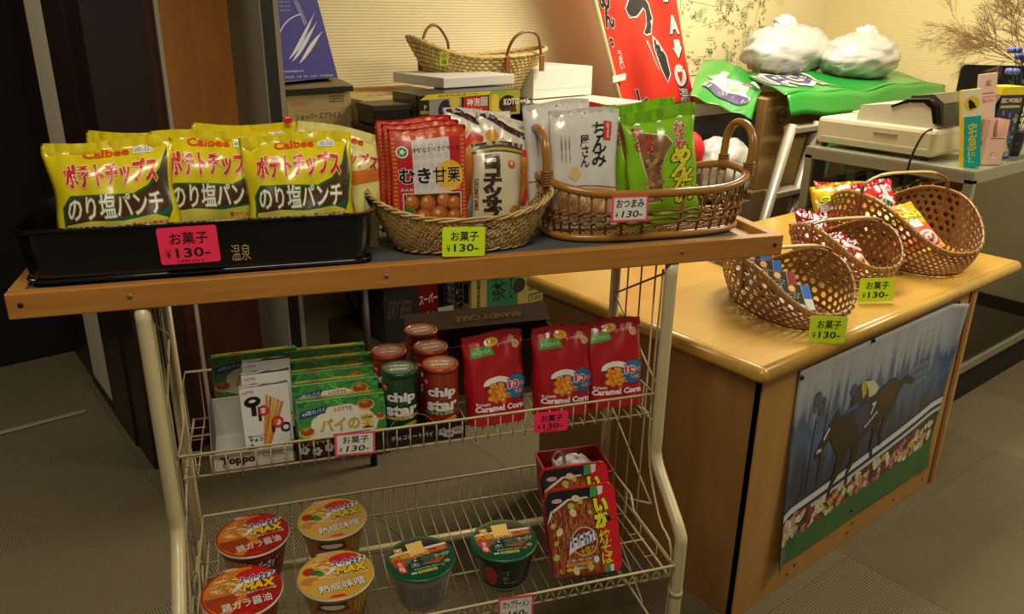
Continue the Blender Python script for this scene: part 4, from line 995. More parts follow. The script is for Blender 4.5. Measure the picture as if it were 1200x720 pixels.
        t.rect(.38, .16, .66, .215, '#c8b850', 3.5); t.text('焼豚入り特製', .40, .17, .64, .205, '#4a4424', 4, bold=.01); t.rect(.28, .17, .36, .205, '#c8ccd0', 3.5); t.text('昔ながらの深い味わい', .34, .24, .72, .27, '#cfe0cc', 3.8, bold=.01)
        t.ell(.76, .24, .03, None, '#8a6a3a', 3.5); t.ell(.84, .30, .045, .035, '#b08a5a', 3.5); t.ell(.5, .05, .06, .03, '#164f34', 3)
    t.build(r, 'lid')
    W = R*.82*math.radians(200)
    def S(x, y): an = math.radians(-90-100+200*x); q = lerp(R*.70, R*.93, y); return Vector((q*math.cos(an), q*math.sin(an), .006+y*(h-.018)))
    a = Art(S, W, h-.018, thr=.008, mk=ink)
    if kind == 'red':
        for i in range(20): a.poly([(.05+.018*i, .02), (.06+.018*i, .02), (.075+.018*i, .9), (.06+.018*i, .9)], ['#c08a3c', '#dcb064'][i % 2], 1)
        a.text('スーパーカップ', .42, .55, .72, .9, '#d8d4cc', 2, bold=.05, out=('#181414', .05), shear=.25); a.ell(.6, .97, .14, .05, '#c03030', 2)
    elif kind == 'gold':
        for i in range(14): a.poly([(.62+.02*i, .02), (.63+.02*i, .02), (.64+.02*i, .95), (.625+.02*i, .95)], ['#a87424', '#dcb45c'][i % 2], 1)
        a.poly([(.30, .70), (.60, .70), (.56, .95), (.34, .95)], '#7a1c16', 1.6); a.ell(.45, .84, .10, .08, '#dfe0dc', 2); a.text('麺100g', .32, .44, .66, .68, '#a82020', 3, bold=.04, out=('#e8e0cc', .05)); a.text('圧倒的食べごたえ', .32, .26, .68, .40, '#3a1a14', 3, bold=.03, out=('#e8e0cc', .04))
    elif blank:
        for k in range(11): a.text('原材料名小麦粉植物油脂食塩醤油', .18, .12+.068*k, .64, .16+.068*k, '#55524a', 2, bold=0)
        a.rect(.70, .02, .98, .96, '#b8b4a6', 1); a.rect(.86, .02, .99, .96, '#20452e', 1.3)
    else:
        a.poly([(.05, .1), (.22, .1), (.26, .95), (.06, .95)], '#24503a', 1); a.ell(.30, .5, .075, .35, '#a02824', 2); a.text('醤油', .40, .40, .64, .74, '#0e0e0e', 3, bold=.05, out=('#c0bcae', .05)); a.text('ラーメン', .44, .24, .60, .34, '#c8c4b4', 3, bold=.02)
        a.poly([(.70, .1), (.88, .1), (.9, .9), (.74, .9)], '#0c0f0d', 1.5); a.text('大', .74, .3, .84, .7, '#7a7666', 2.5, bold=.03); a.rect(.0, .0, 1, .06, '#8a8778', 1.4)
    a.build(r, 'side_print')
    return r
r = cup('front left red noodle cup, nearest the camera at the basket corner', rk(-.116, 1.318, .362, 0), .074, .098, 'red')
copy_thing(r, rk(-.096, 1.492, .362, 4), 'rear red noodle cup behind the front left one')
r = cup('front gold noodle cup between the red and the green lids', rk(.058, 1.318, .362, -2), .073, .098, 'gold')
copy_thing(r, rk(.068, 1.505, .362, 3), 'rear gold noodle cup behind the front gold one')
cup('green lidded noodle cup showing its pale ingredients panel', rk(.226, 1.322, .364, 5), .069, .096, 'green', True)
cup('green lidded noodle cup with black side, just above the white card', rk(.404, 1.332, .364, -4), .069, .096, 'green')
def yaki(label, M):
    w, d, h = .152, .040, .186
    r = thing('fried_noodle_pack', label, 'noodle pack', M, 'square fried noodle packs in the lower wire basket')
    loft([[(x, -d/2, y+h/2) for x, y in rrect(w, h, .016)], [(x, -d/2+.004, y+h/2) for x, y in rrect(w+.004, h+.004, .018)], [(x*1, d/2, y+h/2) for x, y in rrect(w-.022, h-.022, .016)]], K('#b01a20', rough=.3, coat=.5), True, True).build('pack', r)
    S = lambda x, y: Vector((-w/2+w*x, -d/2, h*y)); a = Art(S, w, h, flat=True, base=.0006, step=.0002, mk=lambda c: K(c, rough=.22, var=.06, coat=.5, bump=.15, bscale=18))
    a.poly([(.0, .08), (.0, .90), (.08, .985), (.70, .985), (.70, .02), (.08, .0)], '#1b1a1c', .5)
    a.poly([(.02, .05), (.0, .62), (.10, .74), (.34, .86), (.62, .86), (.76, .80), (.74, .02), (.08, .0)], '#7a3514', 1)
    a.poly([(.0, .62), (.10, .745), (.34, .865), (.62, .865), (.60, .885), (.32, .885), (.06, .76)], '#d8d0c0', 1.3)
    rr = random.Random(6)
    for i in range(330):
        x, y = rr.uniform(.05, .66), rr.uniform(.05, .80); an = rr.choice([1.3, 1.5, 1.8, .9, 1.2])+rr.uniform(-.3, .3); L = rr.uniform(.06, .13); P = [(x+L*(k/5-.5)*math.cos(an)+.008*math.sin(k), y+L*(k/5-.5)*math.sin(an)) for k in range(6)]
        if min(p[0] for p in P) < .02 or max(p[1] for p in P) > .84: continue
        a.poly(P+[(x_+.009, y_) for x_, y_ in reversed(P)], rr.choice(['#b8682c', '#984a1c', '#d08c44', '#6a2c10', '#c87a38']), 1.5+.2*(i % 5))
    for x, y, q in ((.08, .60, .04), (.10, .40, .035), (.08, .24, .05), (.14, .08, .04), (.55, .08, .05), (.36, .80, .05), (.50, .84, .04), (.62, .70, .035)): a.ell(x, y, q, q*.7, '#a8b84a', 2.8, rot=x*9)
    for x, y in ((.38, .72), (.16, .52), (.44, .88), (.34, .06)): a.ell(x, y, .045, .05, '#dcc8a0', 2.9, rot=y*5)
    a.ell(.17, .875, .075, .025, '#d6a8a4', 2); a.text('エースコック', .12, .868, .22, .885, '#b01c28', 2.6)
    a.poly([(.72, .0), (.76, .985), (.985, .97), (1.0, .90), (.98, .04), (.94, .0)], '#cf1a20', 1.4); a.poly([(.64, .86), (.66, .985), (.76, .985), (.74, .88)], '#3d9a4c', 1.6); a.poly([(.76, .88), (.76, .985), (.84, .985), (.82, .90)], '#dcdad2', 1.7)
    a.poly([(.74, .0), (.75, .075), (.83, .075), (.82, .0)], '#3d9a4c', 1.6); a.poly([(.83, .0), (.83, .075), (.88, .075), (.87, .0)], '#dcdad2', 1.7)
    a.text('いか', .67, .50, .90, .85, '#e6e020', 4.4, bold=.08, out=('#121210', .05), vertical=True); a.text('焼そば', .71, .09, .88, .48, '#e6e020', 4.4, bold=.06, out=('#121210', .045), vertical=True)
    a.ell(.50, .38, .19, .17, '#cbb898', 3.0); a.ell(.50, .38, .175, .155, '#7c2a18', 3.2); a.poly([(.26, .24), (.30, .42), (.64, .50), (.66, .38), (.36, .30)], '#e4e2dc', 3.4)
    a.text('スーパーカップ', .29, .33, .64, .48, '#1f3a8c', 4.4, bold=.06, out=('#eceae2', .04), rot=.18, shear=.25); a.text('大盛り', .42, .22, .64, .32, '#e0b020', 4.4, bold=.05, out=('#5a2a10', .04), rot=.2)
    a.text('もっと美味しい特製ソース使用', .22, .165, .56, .195, '#e8e4dc', 4, bold=.03, out=('#2c1812', .04)); a.rect(.20, .115, .58, .15, '#dc9a24', 3.6); a.text('あらびき肉とイカ入り', .24, .122, .54, .143, '#5a2412', 4.2, bold=.02)
    a.text('調理かんたん', .34, .07, .60, .10, '#e8e4dc', 4, bold=.02, out=('#2c1812', .04)); a.ell(.64, .16, .04, .04, '#dcd8d0', 3.8); a.ell(.25, .08, .05, .02, '#e0b42a', 3.8)
    a.poly([(.13, .06), (.165, .06), (.165, .17), (.13, .17)], '#c83030', 3.4)
    a.build(r, 'printed_design'); return r
r = yaki('foremost square fried noodle pack leaning at the right of the lower basket', rk(.580, 1.300, .364, -8, 22, -4))
copy_thing(r, rk(.594, 1.372, .372, -8, 22, -4), 'second fried noodle pack behind the foremost one')
rb2 = thing('red_storage_box', 'red plastic box at the back right of the lower wire basket', 'box', rk(.655, 1.580, .362, -3))
rp = K('#93151a', rough=.4, var=.1); loft([ring(.150, .110, .008, 0), ring(.162, .122, .008, .092), ring(.168, .128, .009, .094), ring(.168, .128, .009, .098), ring(.158, .118, .007, .098), ring(.146, .106, .007, .004)], rp).build('box_body', rb2)
wb = thing('plastic_bag', 'crumpled white plastic bag with a looped handle inside the red box', 'plastic bag', rk(.655, 1.585, .372))
def crumple(cx, cy, cz, rx, ry, rz, seed, n=34, amp=.16):
    rd = random.Random(seed); W = [(Vector((rd.uniform(-1, 1), rd.uniform(-1, 1), rd.uniform(-1, 1))).normalized(), rd.uniform(4, 11), rd.uniform(0, 6.28)) for _ in range(12)]
    off = Vector((seed*3.7, seed*1.3, seed))
    def f(u, v):
        th = 2*PI*u; ph = PI*v; d = Vector((math.sin(ph)*math.cos(th), math.sin(ph)*math.sin(th), -math.cos(ph)))
        q = d*1.6+off; k = 1
        for fr, am in ((1, .7), (2.3, .6), (5, .5), (10, .28)): k += amp*am*(.45-2.2*abs(mnoise.noise(q*fr)))
        z = max(cz+rz*d.z*k, cz-rz*.82)
        return Vector((cx+rx*d.x*k, cy+ry*d.y*k, z))
    return f
plast = K('#d4d2cc', rough=.35, var=.05, bump=.5, bscale=14, coat=.3)
MB().grid(crumple(0, 0, .045, .058, .042, .055, 3), 30, 18, plast).build('bag_body', wb, merge=True)
MB().tube(smooth([(-.035, -.01, .075), (-.058, -.012, .105), (-.046, -.012, .126), (-.030, -.012, .110), (-.026, -.01, .085)], 5), [(.006, .0016)]*21, plast, 6).build('handle_loop', wb)
MB().tube([rl((UL, VB, .245)), rl((UR, VB, .245))], .011, cream, 12).build('cross_tube', rack)
MB().tube([rl((UL, VB, .96)), rl((UR, VB, .96))], .008, cream, 12).build('cross_tube', rack)
# ================================================================== bamboo baskets on the counter
bam = K('#8a5a26', rough=.42, var=.3, scale=60, coat=.2); bamd = K('#6b431b', rough=.5, var=.3, scale=50); bamp = K('#b99a5c', rough=.4, var=.2, scale=60, coat=.2)
def hexwork(mb, P, ncol, nrow, wrap, hole, m, keep=None):
    ds, dt = 1/ncol, 1/nrow; R = dt/1.5
    for j in range(-1, nrow+1):
        for i in range(ncol):
            cs, ct = (i+.5*(j % 2))*ds, (j+.5)*dt
            o = [(cs+ds/2*a, ct+R*b) for a, b in ((0, -1), (1, -.5), (1, .5), (0, 1), (-1, .5), (-1, -.5))]
            if keep and not keep(cs, ct): continue
            if ct < -.01 or ct > 1.01: continue
            q = [(cs+(s-cs)*hole, ct+(t-ct)*hole) for s, t in o]
            cl = lambda t: min(max(t, 0), 1)
            vs = [P(s, cl(t)) for s, t in o]+[P(s, cl(t)) for s, t in q]
            mb.add(vs, [(k, (k+1) % 6, 6+(k+1) % 6, 6+k) for k in range(6)], m, False)
def bamboo_basket(label, cx, cy, yaw, L, W, hp, he, grp='bamboo baskets on the counter', lb=.80, ncol=44, nrow=9):
    r = thing('bamboo_basket', label, 'basket', wm(cx, cy, .742, yaw), grp)
    H = lambda ph: he+(hp-he)*abs(math.sin(ph))**2.6
    def P(s, t):
        ph = 2*PI*s; q = lerp(lb, 1, math.sin(t*PI/2)**.9); p = super_(L*q, W*q, ph, 2.3)
        return p+Vector((0, 0, .004+H(ph)*t))
    mb = MB(); hexwork(mb, P, ncol, nrow, True, .60, bam); w = mb.build('hexagonal_weave', r, merge=True, solid=.0022)
    mb = MB(); n = int(L*lb*2/.017)
    PB = lambda s, t: Vector(((s-.5)*2*L*lb, (t-.5)*2*W*lb*1.02, .0035))
    hexwork(mb, PB, n, max(6, int(W*lb*2/.0165)), False, .60, bam, keep=lambda s, t: abs((s-.5)*2.06)**2.3+abs((t-.5)*2.06)**2.3 < 1)
    mb.build('base_weave', r, merge=True, solid=.002)
    mb = MB(); mb.tube([P(i/60, .03) for i in range(60)], (.0030, .0045) if 0 else .0038, bamd, 6, closed=True); mb.build('foot_hoop', r)
    rim = [P(i/80, 1.0) for i in range(80)]
    MB().tube([p+Vector((0, 0, -.004)) for p in rim], [(.0072, .0042)]*80, K('#9c6f34', rough=.4, var=.25, scale=50, coat=.2), 8, closed=True, flat=(0, 0, 1)).build('rim_hoop', r)
    mb = MB()
    for i in range(0, 80, 2):
        p = rim[i]+Vector((0, 0, -.004)); t = (rim[(i+1) % 80]-rim[i-1]).normalized(); a_ = Vector((0, 0, 1)); a_ = (a_-t*a_.dot(t)).normalized(); b_ = t.cross(a_)
        mb.tube([p+(a_*math.cos(q)*.0088+b_*math.sin(q)*.0060)+t*.004*math.sin(q/2) for q in [2*PI*k/8 for k in range(8)]], .0016, bamp, 4, closed=True)
    mb.build('rim_binding', r)['kind'] = 'stuff'
    return r, P, H
def add_handle(r, W, hp, top, tilt=0):
    pts = smooth([(0, -W*.985, hp*.45), (0, -W*1.0, hp), (tilt*.3, -W*.93, hp+(top-hp)*.55), (tilt*.8, -W*.58, hp+(top-hp)*.93), (tilt, 0, top), (tilt*.8, W*.58, hp+(top-hp)*.93), (tilt*.3, W*.93, hp+(top-hp)*.55), (0, W*1.0, hp), (0, W*.985, hp*.45)], 6)
    h = MB().tube(pts, [(.0085, .0040)]*len(pts), K('#8c5f28', rough=.35, var=.2, coat=.3), 8, flat=(1, 0, 0)).build('handle', r)
    k = len(pts)//2; sub = pts[k-7:k+8]
    MB().tube(sub, [(.0095, .0050)]*len(sub), bamp, 8, flat=(1, 0, 0)).build('handle_wrap', h)
rB, PBg, _ = bamboo_basket('largest bamboo basket with a tall arched handle holding yellow and red snack bags', 2.60, 1.215, 67, .290, .165, .212, .085, ncol=60, nrow=9, lb=.84)
add_handle(rB, .165, .212, .275)
rM, PMd, _ = bamboo_basket('middle bamboo basket with a low arched handle holding red foil packs', 2.27, 1.215, 67, .195, .122, .150, .070, ncol=40, nrow=7)
add_handle(rM, .122, .150, .172)
rN, PNr, _ = bamboo_basket('nearest bamboo basket at the counter corner holding small dark chocolate boxes', 1.85, 1.140, 67, .215, .132, .145, .056, ncol=40, nrow=7)
add_handle(rN, .132, .145, .172)
card('lime price card in front of the nearest bamboo basket', wm(1.722, .926, .744, -36, 6, 2), .092, .066, 'お菓子', '130-', LIME)
card('lime price card in front of the middle bamboo basket', wm(2.096, 1.003, .746, -34, 8, -1), .100, .066, 'お菓子', '130-', LIME)
def choc(label, M, c1, c2):
    w, d, h = .108, .014, .078
    r = carton('chocolate_box', label, 'chocolate box', M, w, d, h, '#14120f', 'small dark chocolate boxes in the nearest bamboo basket')
    a = face_art(w, d, h, 'front', dull); a.rect(.02, .45, .24, .98, c1, 1); a.rect(.76, .45, .98, .98, c2, 1); a.rect(.25, .02, .75, .98, '#12130f', 1)
    a.rect(.24, .02, .255, .98, '#b8944a', 1.5); a.rect(.745, .02, .76, .98, '#b8944a', 1.5)
    a.ell(.5, .82, .10, None, '#c98a2c', 2); a.ell(.5, .82, .075, None, '#e0b060', 2.4)
    a.text('レーズン', .32, .56, .68, .68, '#b8b47a', 2, bold=.03); a.text('サンド', .36, .42, .64, .53, '#c8a040', 2, bold=.03)
    a.rect(.02, .02, .24, .44, '#c8c4bc', 1); a.rect(.76, .02, .98, .44, '#c8c4bc', 1); a.poly([(.10, .04), (.22, .24), (.50, .32), (.72, .22), (.82, .06)], '#2c5478', 2); a.ell(.5, .14, .24, .10, '#d8d8d0', 2.5); a.ell(.42, .17, .05, .04, '#a84a3a', 3); a.ell(.6, .15, .05, .04, '#7a9a50', 3)
    a.build(r); return r
c_ = choc('foremost small chocolate box with blue corners in the nearest bamboo basket', wm(1.770, 1.045, .778, -28, 50, 6), '#2c5ca8', '#1e62c0')
choc('red cornered chocolate box second in the nearest bamboo basket', wm(1.795, 1.110, .790, -28, 46, 6), '#b0282a', '#8a1a22')
copy_thing(c_, wm(1.820, 1.175, .798, -30, 42, 5), 'blue cornered chocolate box third in the nearest bamboo basket, behind the red cornered one')
copy_thing(c_, wm(1.850, 1.235, .800, -28, 38, 4), 'chocolate box at the far end of the nearest bamboo basket, by the plank corner')
def foil(label, M, seed, w=.115, h=.15, dot=False):
    r, S = bag('foil_pack', label, 'snack pack', M, w, h, .016, '#8a1418', 'red foil packs around the middle bamboo basket', seed=seed, wr=.0026, seal=.010, mat=K('#8e151a', rough=.2, var=.2, scale=14, bump=.5, bscale=30, coat=.8))
    a = Art(S, w, h); a.poly([(.05, .35), (.95, .5), (.95, .30), (.05, .12)], '#2a1413', 1); a.poly([(.1, .62), (.5, .72), (.9, .66), (.85, .58), (.45, .62)], '#d8ccc8', 1.5)
    a.text('カルパス', .15, .74, .85, .90, '#e8dcd8', 2, bold=.03)
    if dot: a.ell(.72, .30, .22, .17, '#d8a828', 2); a.ell(.72, .30, .15, .12, '#e8e0d8', 2.4); a.ell(.72, .30, .09, .07, '#c02a28', 2.8)
    a.build(r); return r
f0 = foil('red foil pack with a yellow ringed emblem at the front of the middle bamboo basket', wm(2.200, 1.120, .775, -30, 60, 6), 71, dot=True)
f1 = foil('red foil pack second in the middle bamboo basket', wm(2.222, 1.190, .768, -36, 58, 0), 72)
copy_thing(f1, wm(2.240, 1.255, .775, -28, 52, -6), 'red foil pack third in the middle bamboo basket')
copy_thing(f1, wm(2.275, 1.315, .785, -40, 44, 8), 'red foil pack at the far end inside the middle bamboo basket')
foil('flat red foil pack lying on the counter beyond the plank corner', wm(2.14, 1.44, .752, -14, 78, 0), 73, w=.24, h=.16)
def yel(label, M, seed, w=.19, h=.195):
    r, S = bag('corn_ring_bag', label, 'snack bag', M, w, h, .026, '#dfb31c', 'yellow snack bags in the largest bamboo basket', seed=seed, wr=.002, seal=.012, mat=film('#e2b81a', .22))
    a = Art(S, w, h); a.text('Calbee', .30, .80, .66, .88, '#d8481c', 2, bold=.04); a.text('CRUNCH', .10, .60, .90, .74, '#d8e030', 3, bold=.06, out=('#1e2414', .05))
    a.poly([(.04, .02), (.04, .48), (.5, .56), (.96, .48), (.96, .02)], '#c4501a', 1); a.text('BOMB', .08, .40, .84, .56, '#ece8dc', 3, bold=.06, out=('#8a1a14', .05)); a.ell(.48, .48, .10, .08, '#e8b020', 3.4)
    a.ell(.76, .20, .17, .13, '#e2ded6', 2); a.ell(.76, .20, .12, .09, '#c02a28', 2.4); a.text('13', .70, .17, .82, .23, '#f0ece8', 3, bold=.05)
    for x, y in ((.2, .3), (.35, .2), (.5, .32), (.25, .12)): a.ell(x, y, .07, .04, '#e09028', 2, rot=x*9)
    a.build(r); return r
y0 = yel('yellow snack bag lying at the front of the largest bamboo basket', wm(2.475, 1.075, .803, -24, 56, -10), 81)
yel('yellow snack bag leaning at the rear of the largest bamboo basket', wm(2.565, 1.375, .795, -34, 26, -5), 82, .215, .165)
r, S = bag('red_snack_bag', 'red snack bag with white lettering in the middle of the largest bamboo basket', 'snack bag', wm(2.60, 1.265, .815, -30, 34, -4), .15, .175, .022, '#c01e24', None, seed=83, wr=.002, mat=film('#c21c24', .22))
a = Art(S, .15, .175); a.text('うまい', .50, .70, .92, .88, '#ecdcd8', 2, bold=.05); a.star(.70, .50, .22, .7, 9, '#e6e2da', 2); a.ell(.66, .50, .09, .09, '#1e5a3a', 2.5); a.ell(.76, .47, .06, .06, '#17171a', 2.8); a.ell(.3, .45, .2, .14, '#d8a838', 2); a.build(r)
copy_thing(r, wm(2.535, 1.405, .790, -40, 30, 6), 'red snack bag showing through the weave at the far left of the largest bamboo basket')

# ================================================================== goods piled along the wall behind the rack
def tbl():
    t = thing('folding_table', 'long folding table against the wall beneath the piled cartons', 'table', T(2.0, 2.44, 0))
    MB().bbox((-.965, -.30, .69), (1.06, .32, .72), wood('#6b4a2a', '#7d5833', .5, 0, 3, 5, .1), .003).build('table_top', t)
    for x in (-.86, 1.0):
        for y in (-.26, .28): MB().tube([(x, y, .69), (x, y, 0)], .012, K('#3a2c22', rough=.4, metal=.4), 10).build('leg', t)
        MB().tube([(x+.02, .02, .69), (x-.18 if x > 0 else x+.26, .30, .30)], .008, K('#2a1c16', rough=.4, metal=.3), 8).build('brace', t)
tbl()
cbd = '#a08550'
def kbox(name, label, x0, x1, y0, y1, z0, z1, col, yaw=0, group=None, cat='carton', mat=None, seam=True, r=.003):
    w, d, h = x1-x0, y1-y0, z1-z0
    root = thing(name, label, cat, wm((x0+x1)/2, (y0+y1)/2, z0, yaw), group)
    MB().bbox((-w/2, -d/2, 0), (w/2, d/2, h), mat or K(col, rough=.75, var=.10, scale=9), r).build('box', root)
    if seam: MB().box((-w/2, -.012, h), (w/2, .012, h+.0008), K('#b8a878' if col == cbd else col, rough=.35, var=.1)).build('sealing_tape', root)
    return root, w, d, h
g1 = 'brown cartons stacked on the table'
kbox('carton', 'brown carton on the table under the shallow beige one', 1.27, 1.66, 2.40, 2.74, .72, 1.00, '#8a7040', 0, g1)
r, w, d, h = kbox('carton', 'beige carton topping the stack left of the straw bag, orange print on its lid', 1.275, 1.66, 2.35, 2.77, 1.001, 1.212, '#b09a5e', -3, g1)
a = face_art(w, d, h, 'top', dull); a.rect(.25, .55, .8, .95, '#b8813c', .6); a.text('取扱注意', .3, .62, .75, .85, '#94602a', 1.2); a.text('こわれもの', .2, .25, .7, .36, '#6a5c34', 1); a.build(r)
a = face_art(w, d, h, 'front', dull); a.rect(.05, .4, .55, .9, '#b07a44', .6); a.build(r)
r, w, d, h = kbox('carton', 'worn carton with black gap under its lid, printed with dark lettering', 1.032, 1.255, 2.42, 2.68, 1.120, 1.250, '#a48d58', 0, g1, seam=False)
MB().box((-.115, -.142, h-.012), (.115, -.139, h+.004), K('#0d0a08')).build('dark_gap', r); MB().add([(-.115, -.142, h+.002), (.113, -.142, h+.006), (.118, -.02, h+.022), (-.105, -.02, h+.012)], [(0, 1, 2, 3)], K('#7d6a40', rough=.8)).build('lid_flap', r, solid=.002)
a = face_art(w, d, h, 'front', dull); a.text('ショッパーズプライス', .12, .28, .82, .44, '#2a2418', 1, bold=.015); a.rect(.66, .66, .88, .82, '#3a3020', 1); a.rect(.67, .68, .87, .80, '#a48d58', 1.5); a.text('00000', .69, .70, .85, .78, '#3a3020', 2)
a.text('シロハト', .06, .62, .34, .74, '#b0603a', 1, bold=.01); a.rect(0, .50, 1, .505, '#84703f', 1); a.build(r)
kbox('carton', 'orange red carton under the worn lettered one', 1.032, 1.25, 2.42, 2.68, .96, 1.119, '#b4582c', 0, g1)
kbox('carton', 'plain carton at the bottom of the left stack on the table', 1.032, 1.26, 2.41, 2.69, .72, .959, '#8f7846', 0, g1)
# purple box leaning back on top of it
pr = thing('purple_box', 'tall purple blue box with a white feather swoosh on top of the worn carton', 'box', wm(1.130, 2.46, 1.272, 0, 3, 0))
pp = [(-.098, 0), (.103, .006), (.034, .34), (-.098, .34)]
mb = MB(); mb.add([(x, -.0, z) for x, z in pp]+[(x, .09, z) for x, z in pp], [(0, 1, 2, 3), (7, 6, 5, 4), (0, 4, 5, 1), (1, 5, 6, 2), (2, 6, 7, 3), (3, 7, 4, 0)], K('#4f4a96', rough=.4, var=.08, scale=8, coat=.3)); mb.build('box', pr)
a = Art(lambda x, y: Vector((-.098+.2*x, 0, .24*y)), .2, .24, flat=True, base=.0005, step=.0002)
for k, (x0, y0) in enumerate(((.20, .30), (.25, .27), (.36, .24))):
    P = []; Q = []
    for i in range(13):
        t = i/12; x = x0+(.50-.03*k)*t; y = y0+.22*math.sin(t*1.4)+.36*t*t*(1-.25*k)-.02; wdt = .055*math.sin(PI*min(t*1.05, 1))+.004
        P.append((x, y+wdt)); Q.append((x, y-wdt*.4))
    a.poly(P+list(reversed(Q)), '#e4e2ec', 2)
P = [(.55-.52*math.cos(t), .42+.42*math.sin(t)) for t in [PI*.48*i/16-.1 for i in range(17)]]; a.poly(P+[(x+.014, y-.012) for x, y in reversed(P)], '#d8d6e8', 2.3)
a.text('取扱説明書在中', .05, .115, .42, .14, '#d0cee0', 2); a.text('株式会社   大阪   東京   名古屋   お客様相談室', .10, .045, .92, .07, '#c8c6dc', 2)
for k in range(3): a.text('ホームサービス', .06, .96-.05*k, .30, .985-.05*k, '#c8c6dc', 2)
a.poly([(.36, .99), (.44, .99), (.56, .72), (.50, .68)], '#8a88b8', 1.5); a.build(pr)
# black gift boxes and glass set box
blk = K('#0f0d0b', rough=.35, var=.1, coat=.2)
r, w, d, h = kbox('gift_box', 'long black gift box with gold lettering lying behind the chestnut basket', 1.215, 1.72, 2.19, 2.34, 1.03, 1.150, '#0f0d0b', 0, 'black gift boxes behind the chestnut basket', 'box', blk, False)
a = face_art(w, d, h, 'front'); a.text('Arte', .06, .35, .16, .6, '#a8905a', 1); a.text('SELECTION', .05, .2, .2, .27, '#8a7648', 1); a.build(r); MB().bbox((-w/2-.006, -d/2-.006, h-.012), (w/2+.006, d/2+.006, h+.002), blk, .002).build('lid', r)
r, w, d, h = kbox('gift_box', 'smaller black gift box on top of the long one at its left end', 1.225, 1.352, 2.21, 2.33, 1.153, 1.212, '#0f0d0b', -4, 'black gift boxes behind the chestnut basket', 'box', blk, False)
MB().bbox((-w/2-.004, -d/2-.004, h*.7), (w/2+.004, d/2+.004, h+.001), K('#2a261c', rough=.4), .002).build('lid', r)
kbox('carton', 'plain carton supporting the black gift boxes', 1.23, 1.72, 2.17, 2.39, .72, 1.029, '#84703f', 0, g1)
r, w, d, h = kbox('glass_set_box', 'black and red beer glass set box under the white flat box', 1.362, 1.775, 2.185, 2.34, 1.153, 1.240, '#12110f', 0, None, 'box', K('#15130f', rough=.35, coat=.3), False)
a = face_art(w, d, h, 'front'); a.rect(.10, .04, .40, .97, '#8c8c84', .8); a.poly([(.02, .80), (.08, .98), (.70, .98), (.66, .84)], '#d8c42c', 1.6); a.text('飲用時間楽々分', .18, .86, .56, .95, '#7a6a1c', 2)
a.rect(.42, .05, .66, .80, '#b8201c', 1.2); a.text('神泡', .45, .46, .58, .76, '#ece6e0', 2, bold=.03); a.text('体感キット', .45, .28, .60, .40, '#ece6e0', 2, bold=.02); a.text('プレミアム', .45, .12, .64, .20, '#e8c8c0', 2)
a.rect(.585, .45, .655, .78, '#b4b0a8', 1.8); a.ell(.24, .45, .055, .34, '#1d2444', 1.5, rot=-.5); a.poly([(.27, .1), (.36, .1), (.34, .5), (.30, .5)], '#c8a83c', 1.5); a.ell(.335, .66, .05, .22, '#d0b43c', 1.7); a.text('P', .055, .45, .075, .62, '#d8c46a', 2); a.text('PREMIUM', .02, .30, .12, .42, '#c8b04a', 2)
a.poly([(.67, .04), (.67, .96), (.99, .96), (.99, .04)], '#a8a42c', 1); a.ell(.73, .5, .04, .40, '#d8c040', 1.5); a.ell(.86, .45, .09, .34, '#2a1a12', 1.6); a.text('KOTO', .82, .40, .98, .66, '#d8d0c8', 2.2, bold=.04); a.poly([(.80, .10), (.96, .14), (.94, .34), (.82, .3)], '#5a2a20', 2)
a.poly([(.69, .86), (.84, .86), (.84, .97), (.69, .97)], '#7ab02c', 1.8); a.build(r)
a = face_art(w, d, h, 'left'); a.rect(.05, .05, .95, .95, '#544a28', 1); a.text('PREMIUM', .2, .15, .7, .26, '#a89450', 1.6); a.build(r, 'side_print')
r, w, d, h = kbox('white_flat_box', 'flat white paper wrapped box in front of the straw bag', 1.522, 1.838, 2.30, 2.60, 1.243, 1.276, '#cfccc2', 3, None, 'box', K('#d0cdc4', rough=.5, var=.03), False, .002)
r, w, d, h = kbox('small_black_tray', 'small open black tray at the right of the glass set box', 1.80, 1.92, 2.17, 2.32, 1.02, 1.165, '#0e0d0c', 0, None, 'tray', blk, False)
mb = MB(); rr = random.Random(4)
for i in range(9): mb.tube([(rr.uniform(-.03, .03), rr.uniform(-.04, .04), h), (rr.uniform(-.04, .04), rr.uniform(-.04, .04), h+rr.uniform(.01, .03))], .004, K(['#5a4a3c', '#8a8880', '#2a2622'][i % 3]), 5)
mb.build('sundries', r)['kind'] = 'stuff'
kbox('carton', 'plain carton under the small black tray', 1.745, 1.98, 2.12, 2.36, .72, 1.019, '#8f7846', 0, g1)
r, w, d, h = kbox('white_square_box', 'white square box with folded lid right of the straw bag', 2.045, 2.375, 2.46, 2.74, 1.165, 1.278, '#d6d2c6', 3, None, 'box', K('#d4d1c8', rough=.5, var=.03), False, .002)
a = face_art(w, d, h, 'top', dull); a.rect(0, .48, 1, .50, '#a8a498', 1); a.build(r); a = face_art(w, d, h, 'front', dull); a.rect(.03, .28, .99, .29, '#a8a498', 1); a.build(r, 'fold_line')
kbox('cream_box', 'large cream box beneath the white square one', 1.99, 2.40, 2.20, 2.72, .72, 1.160, '#cfc8ae', 4, None, 'box', K('#cdc6ae', rough=.55, var=.04), False)

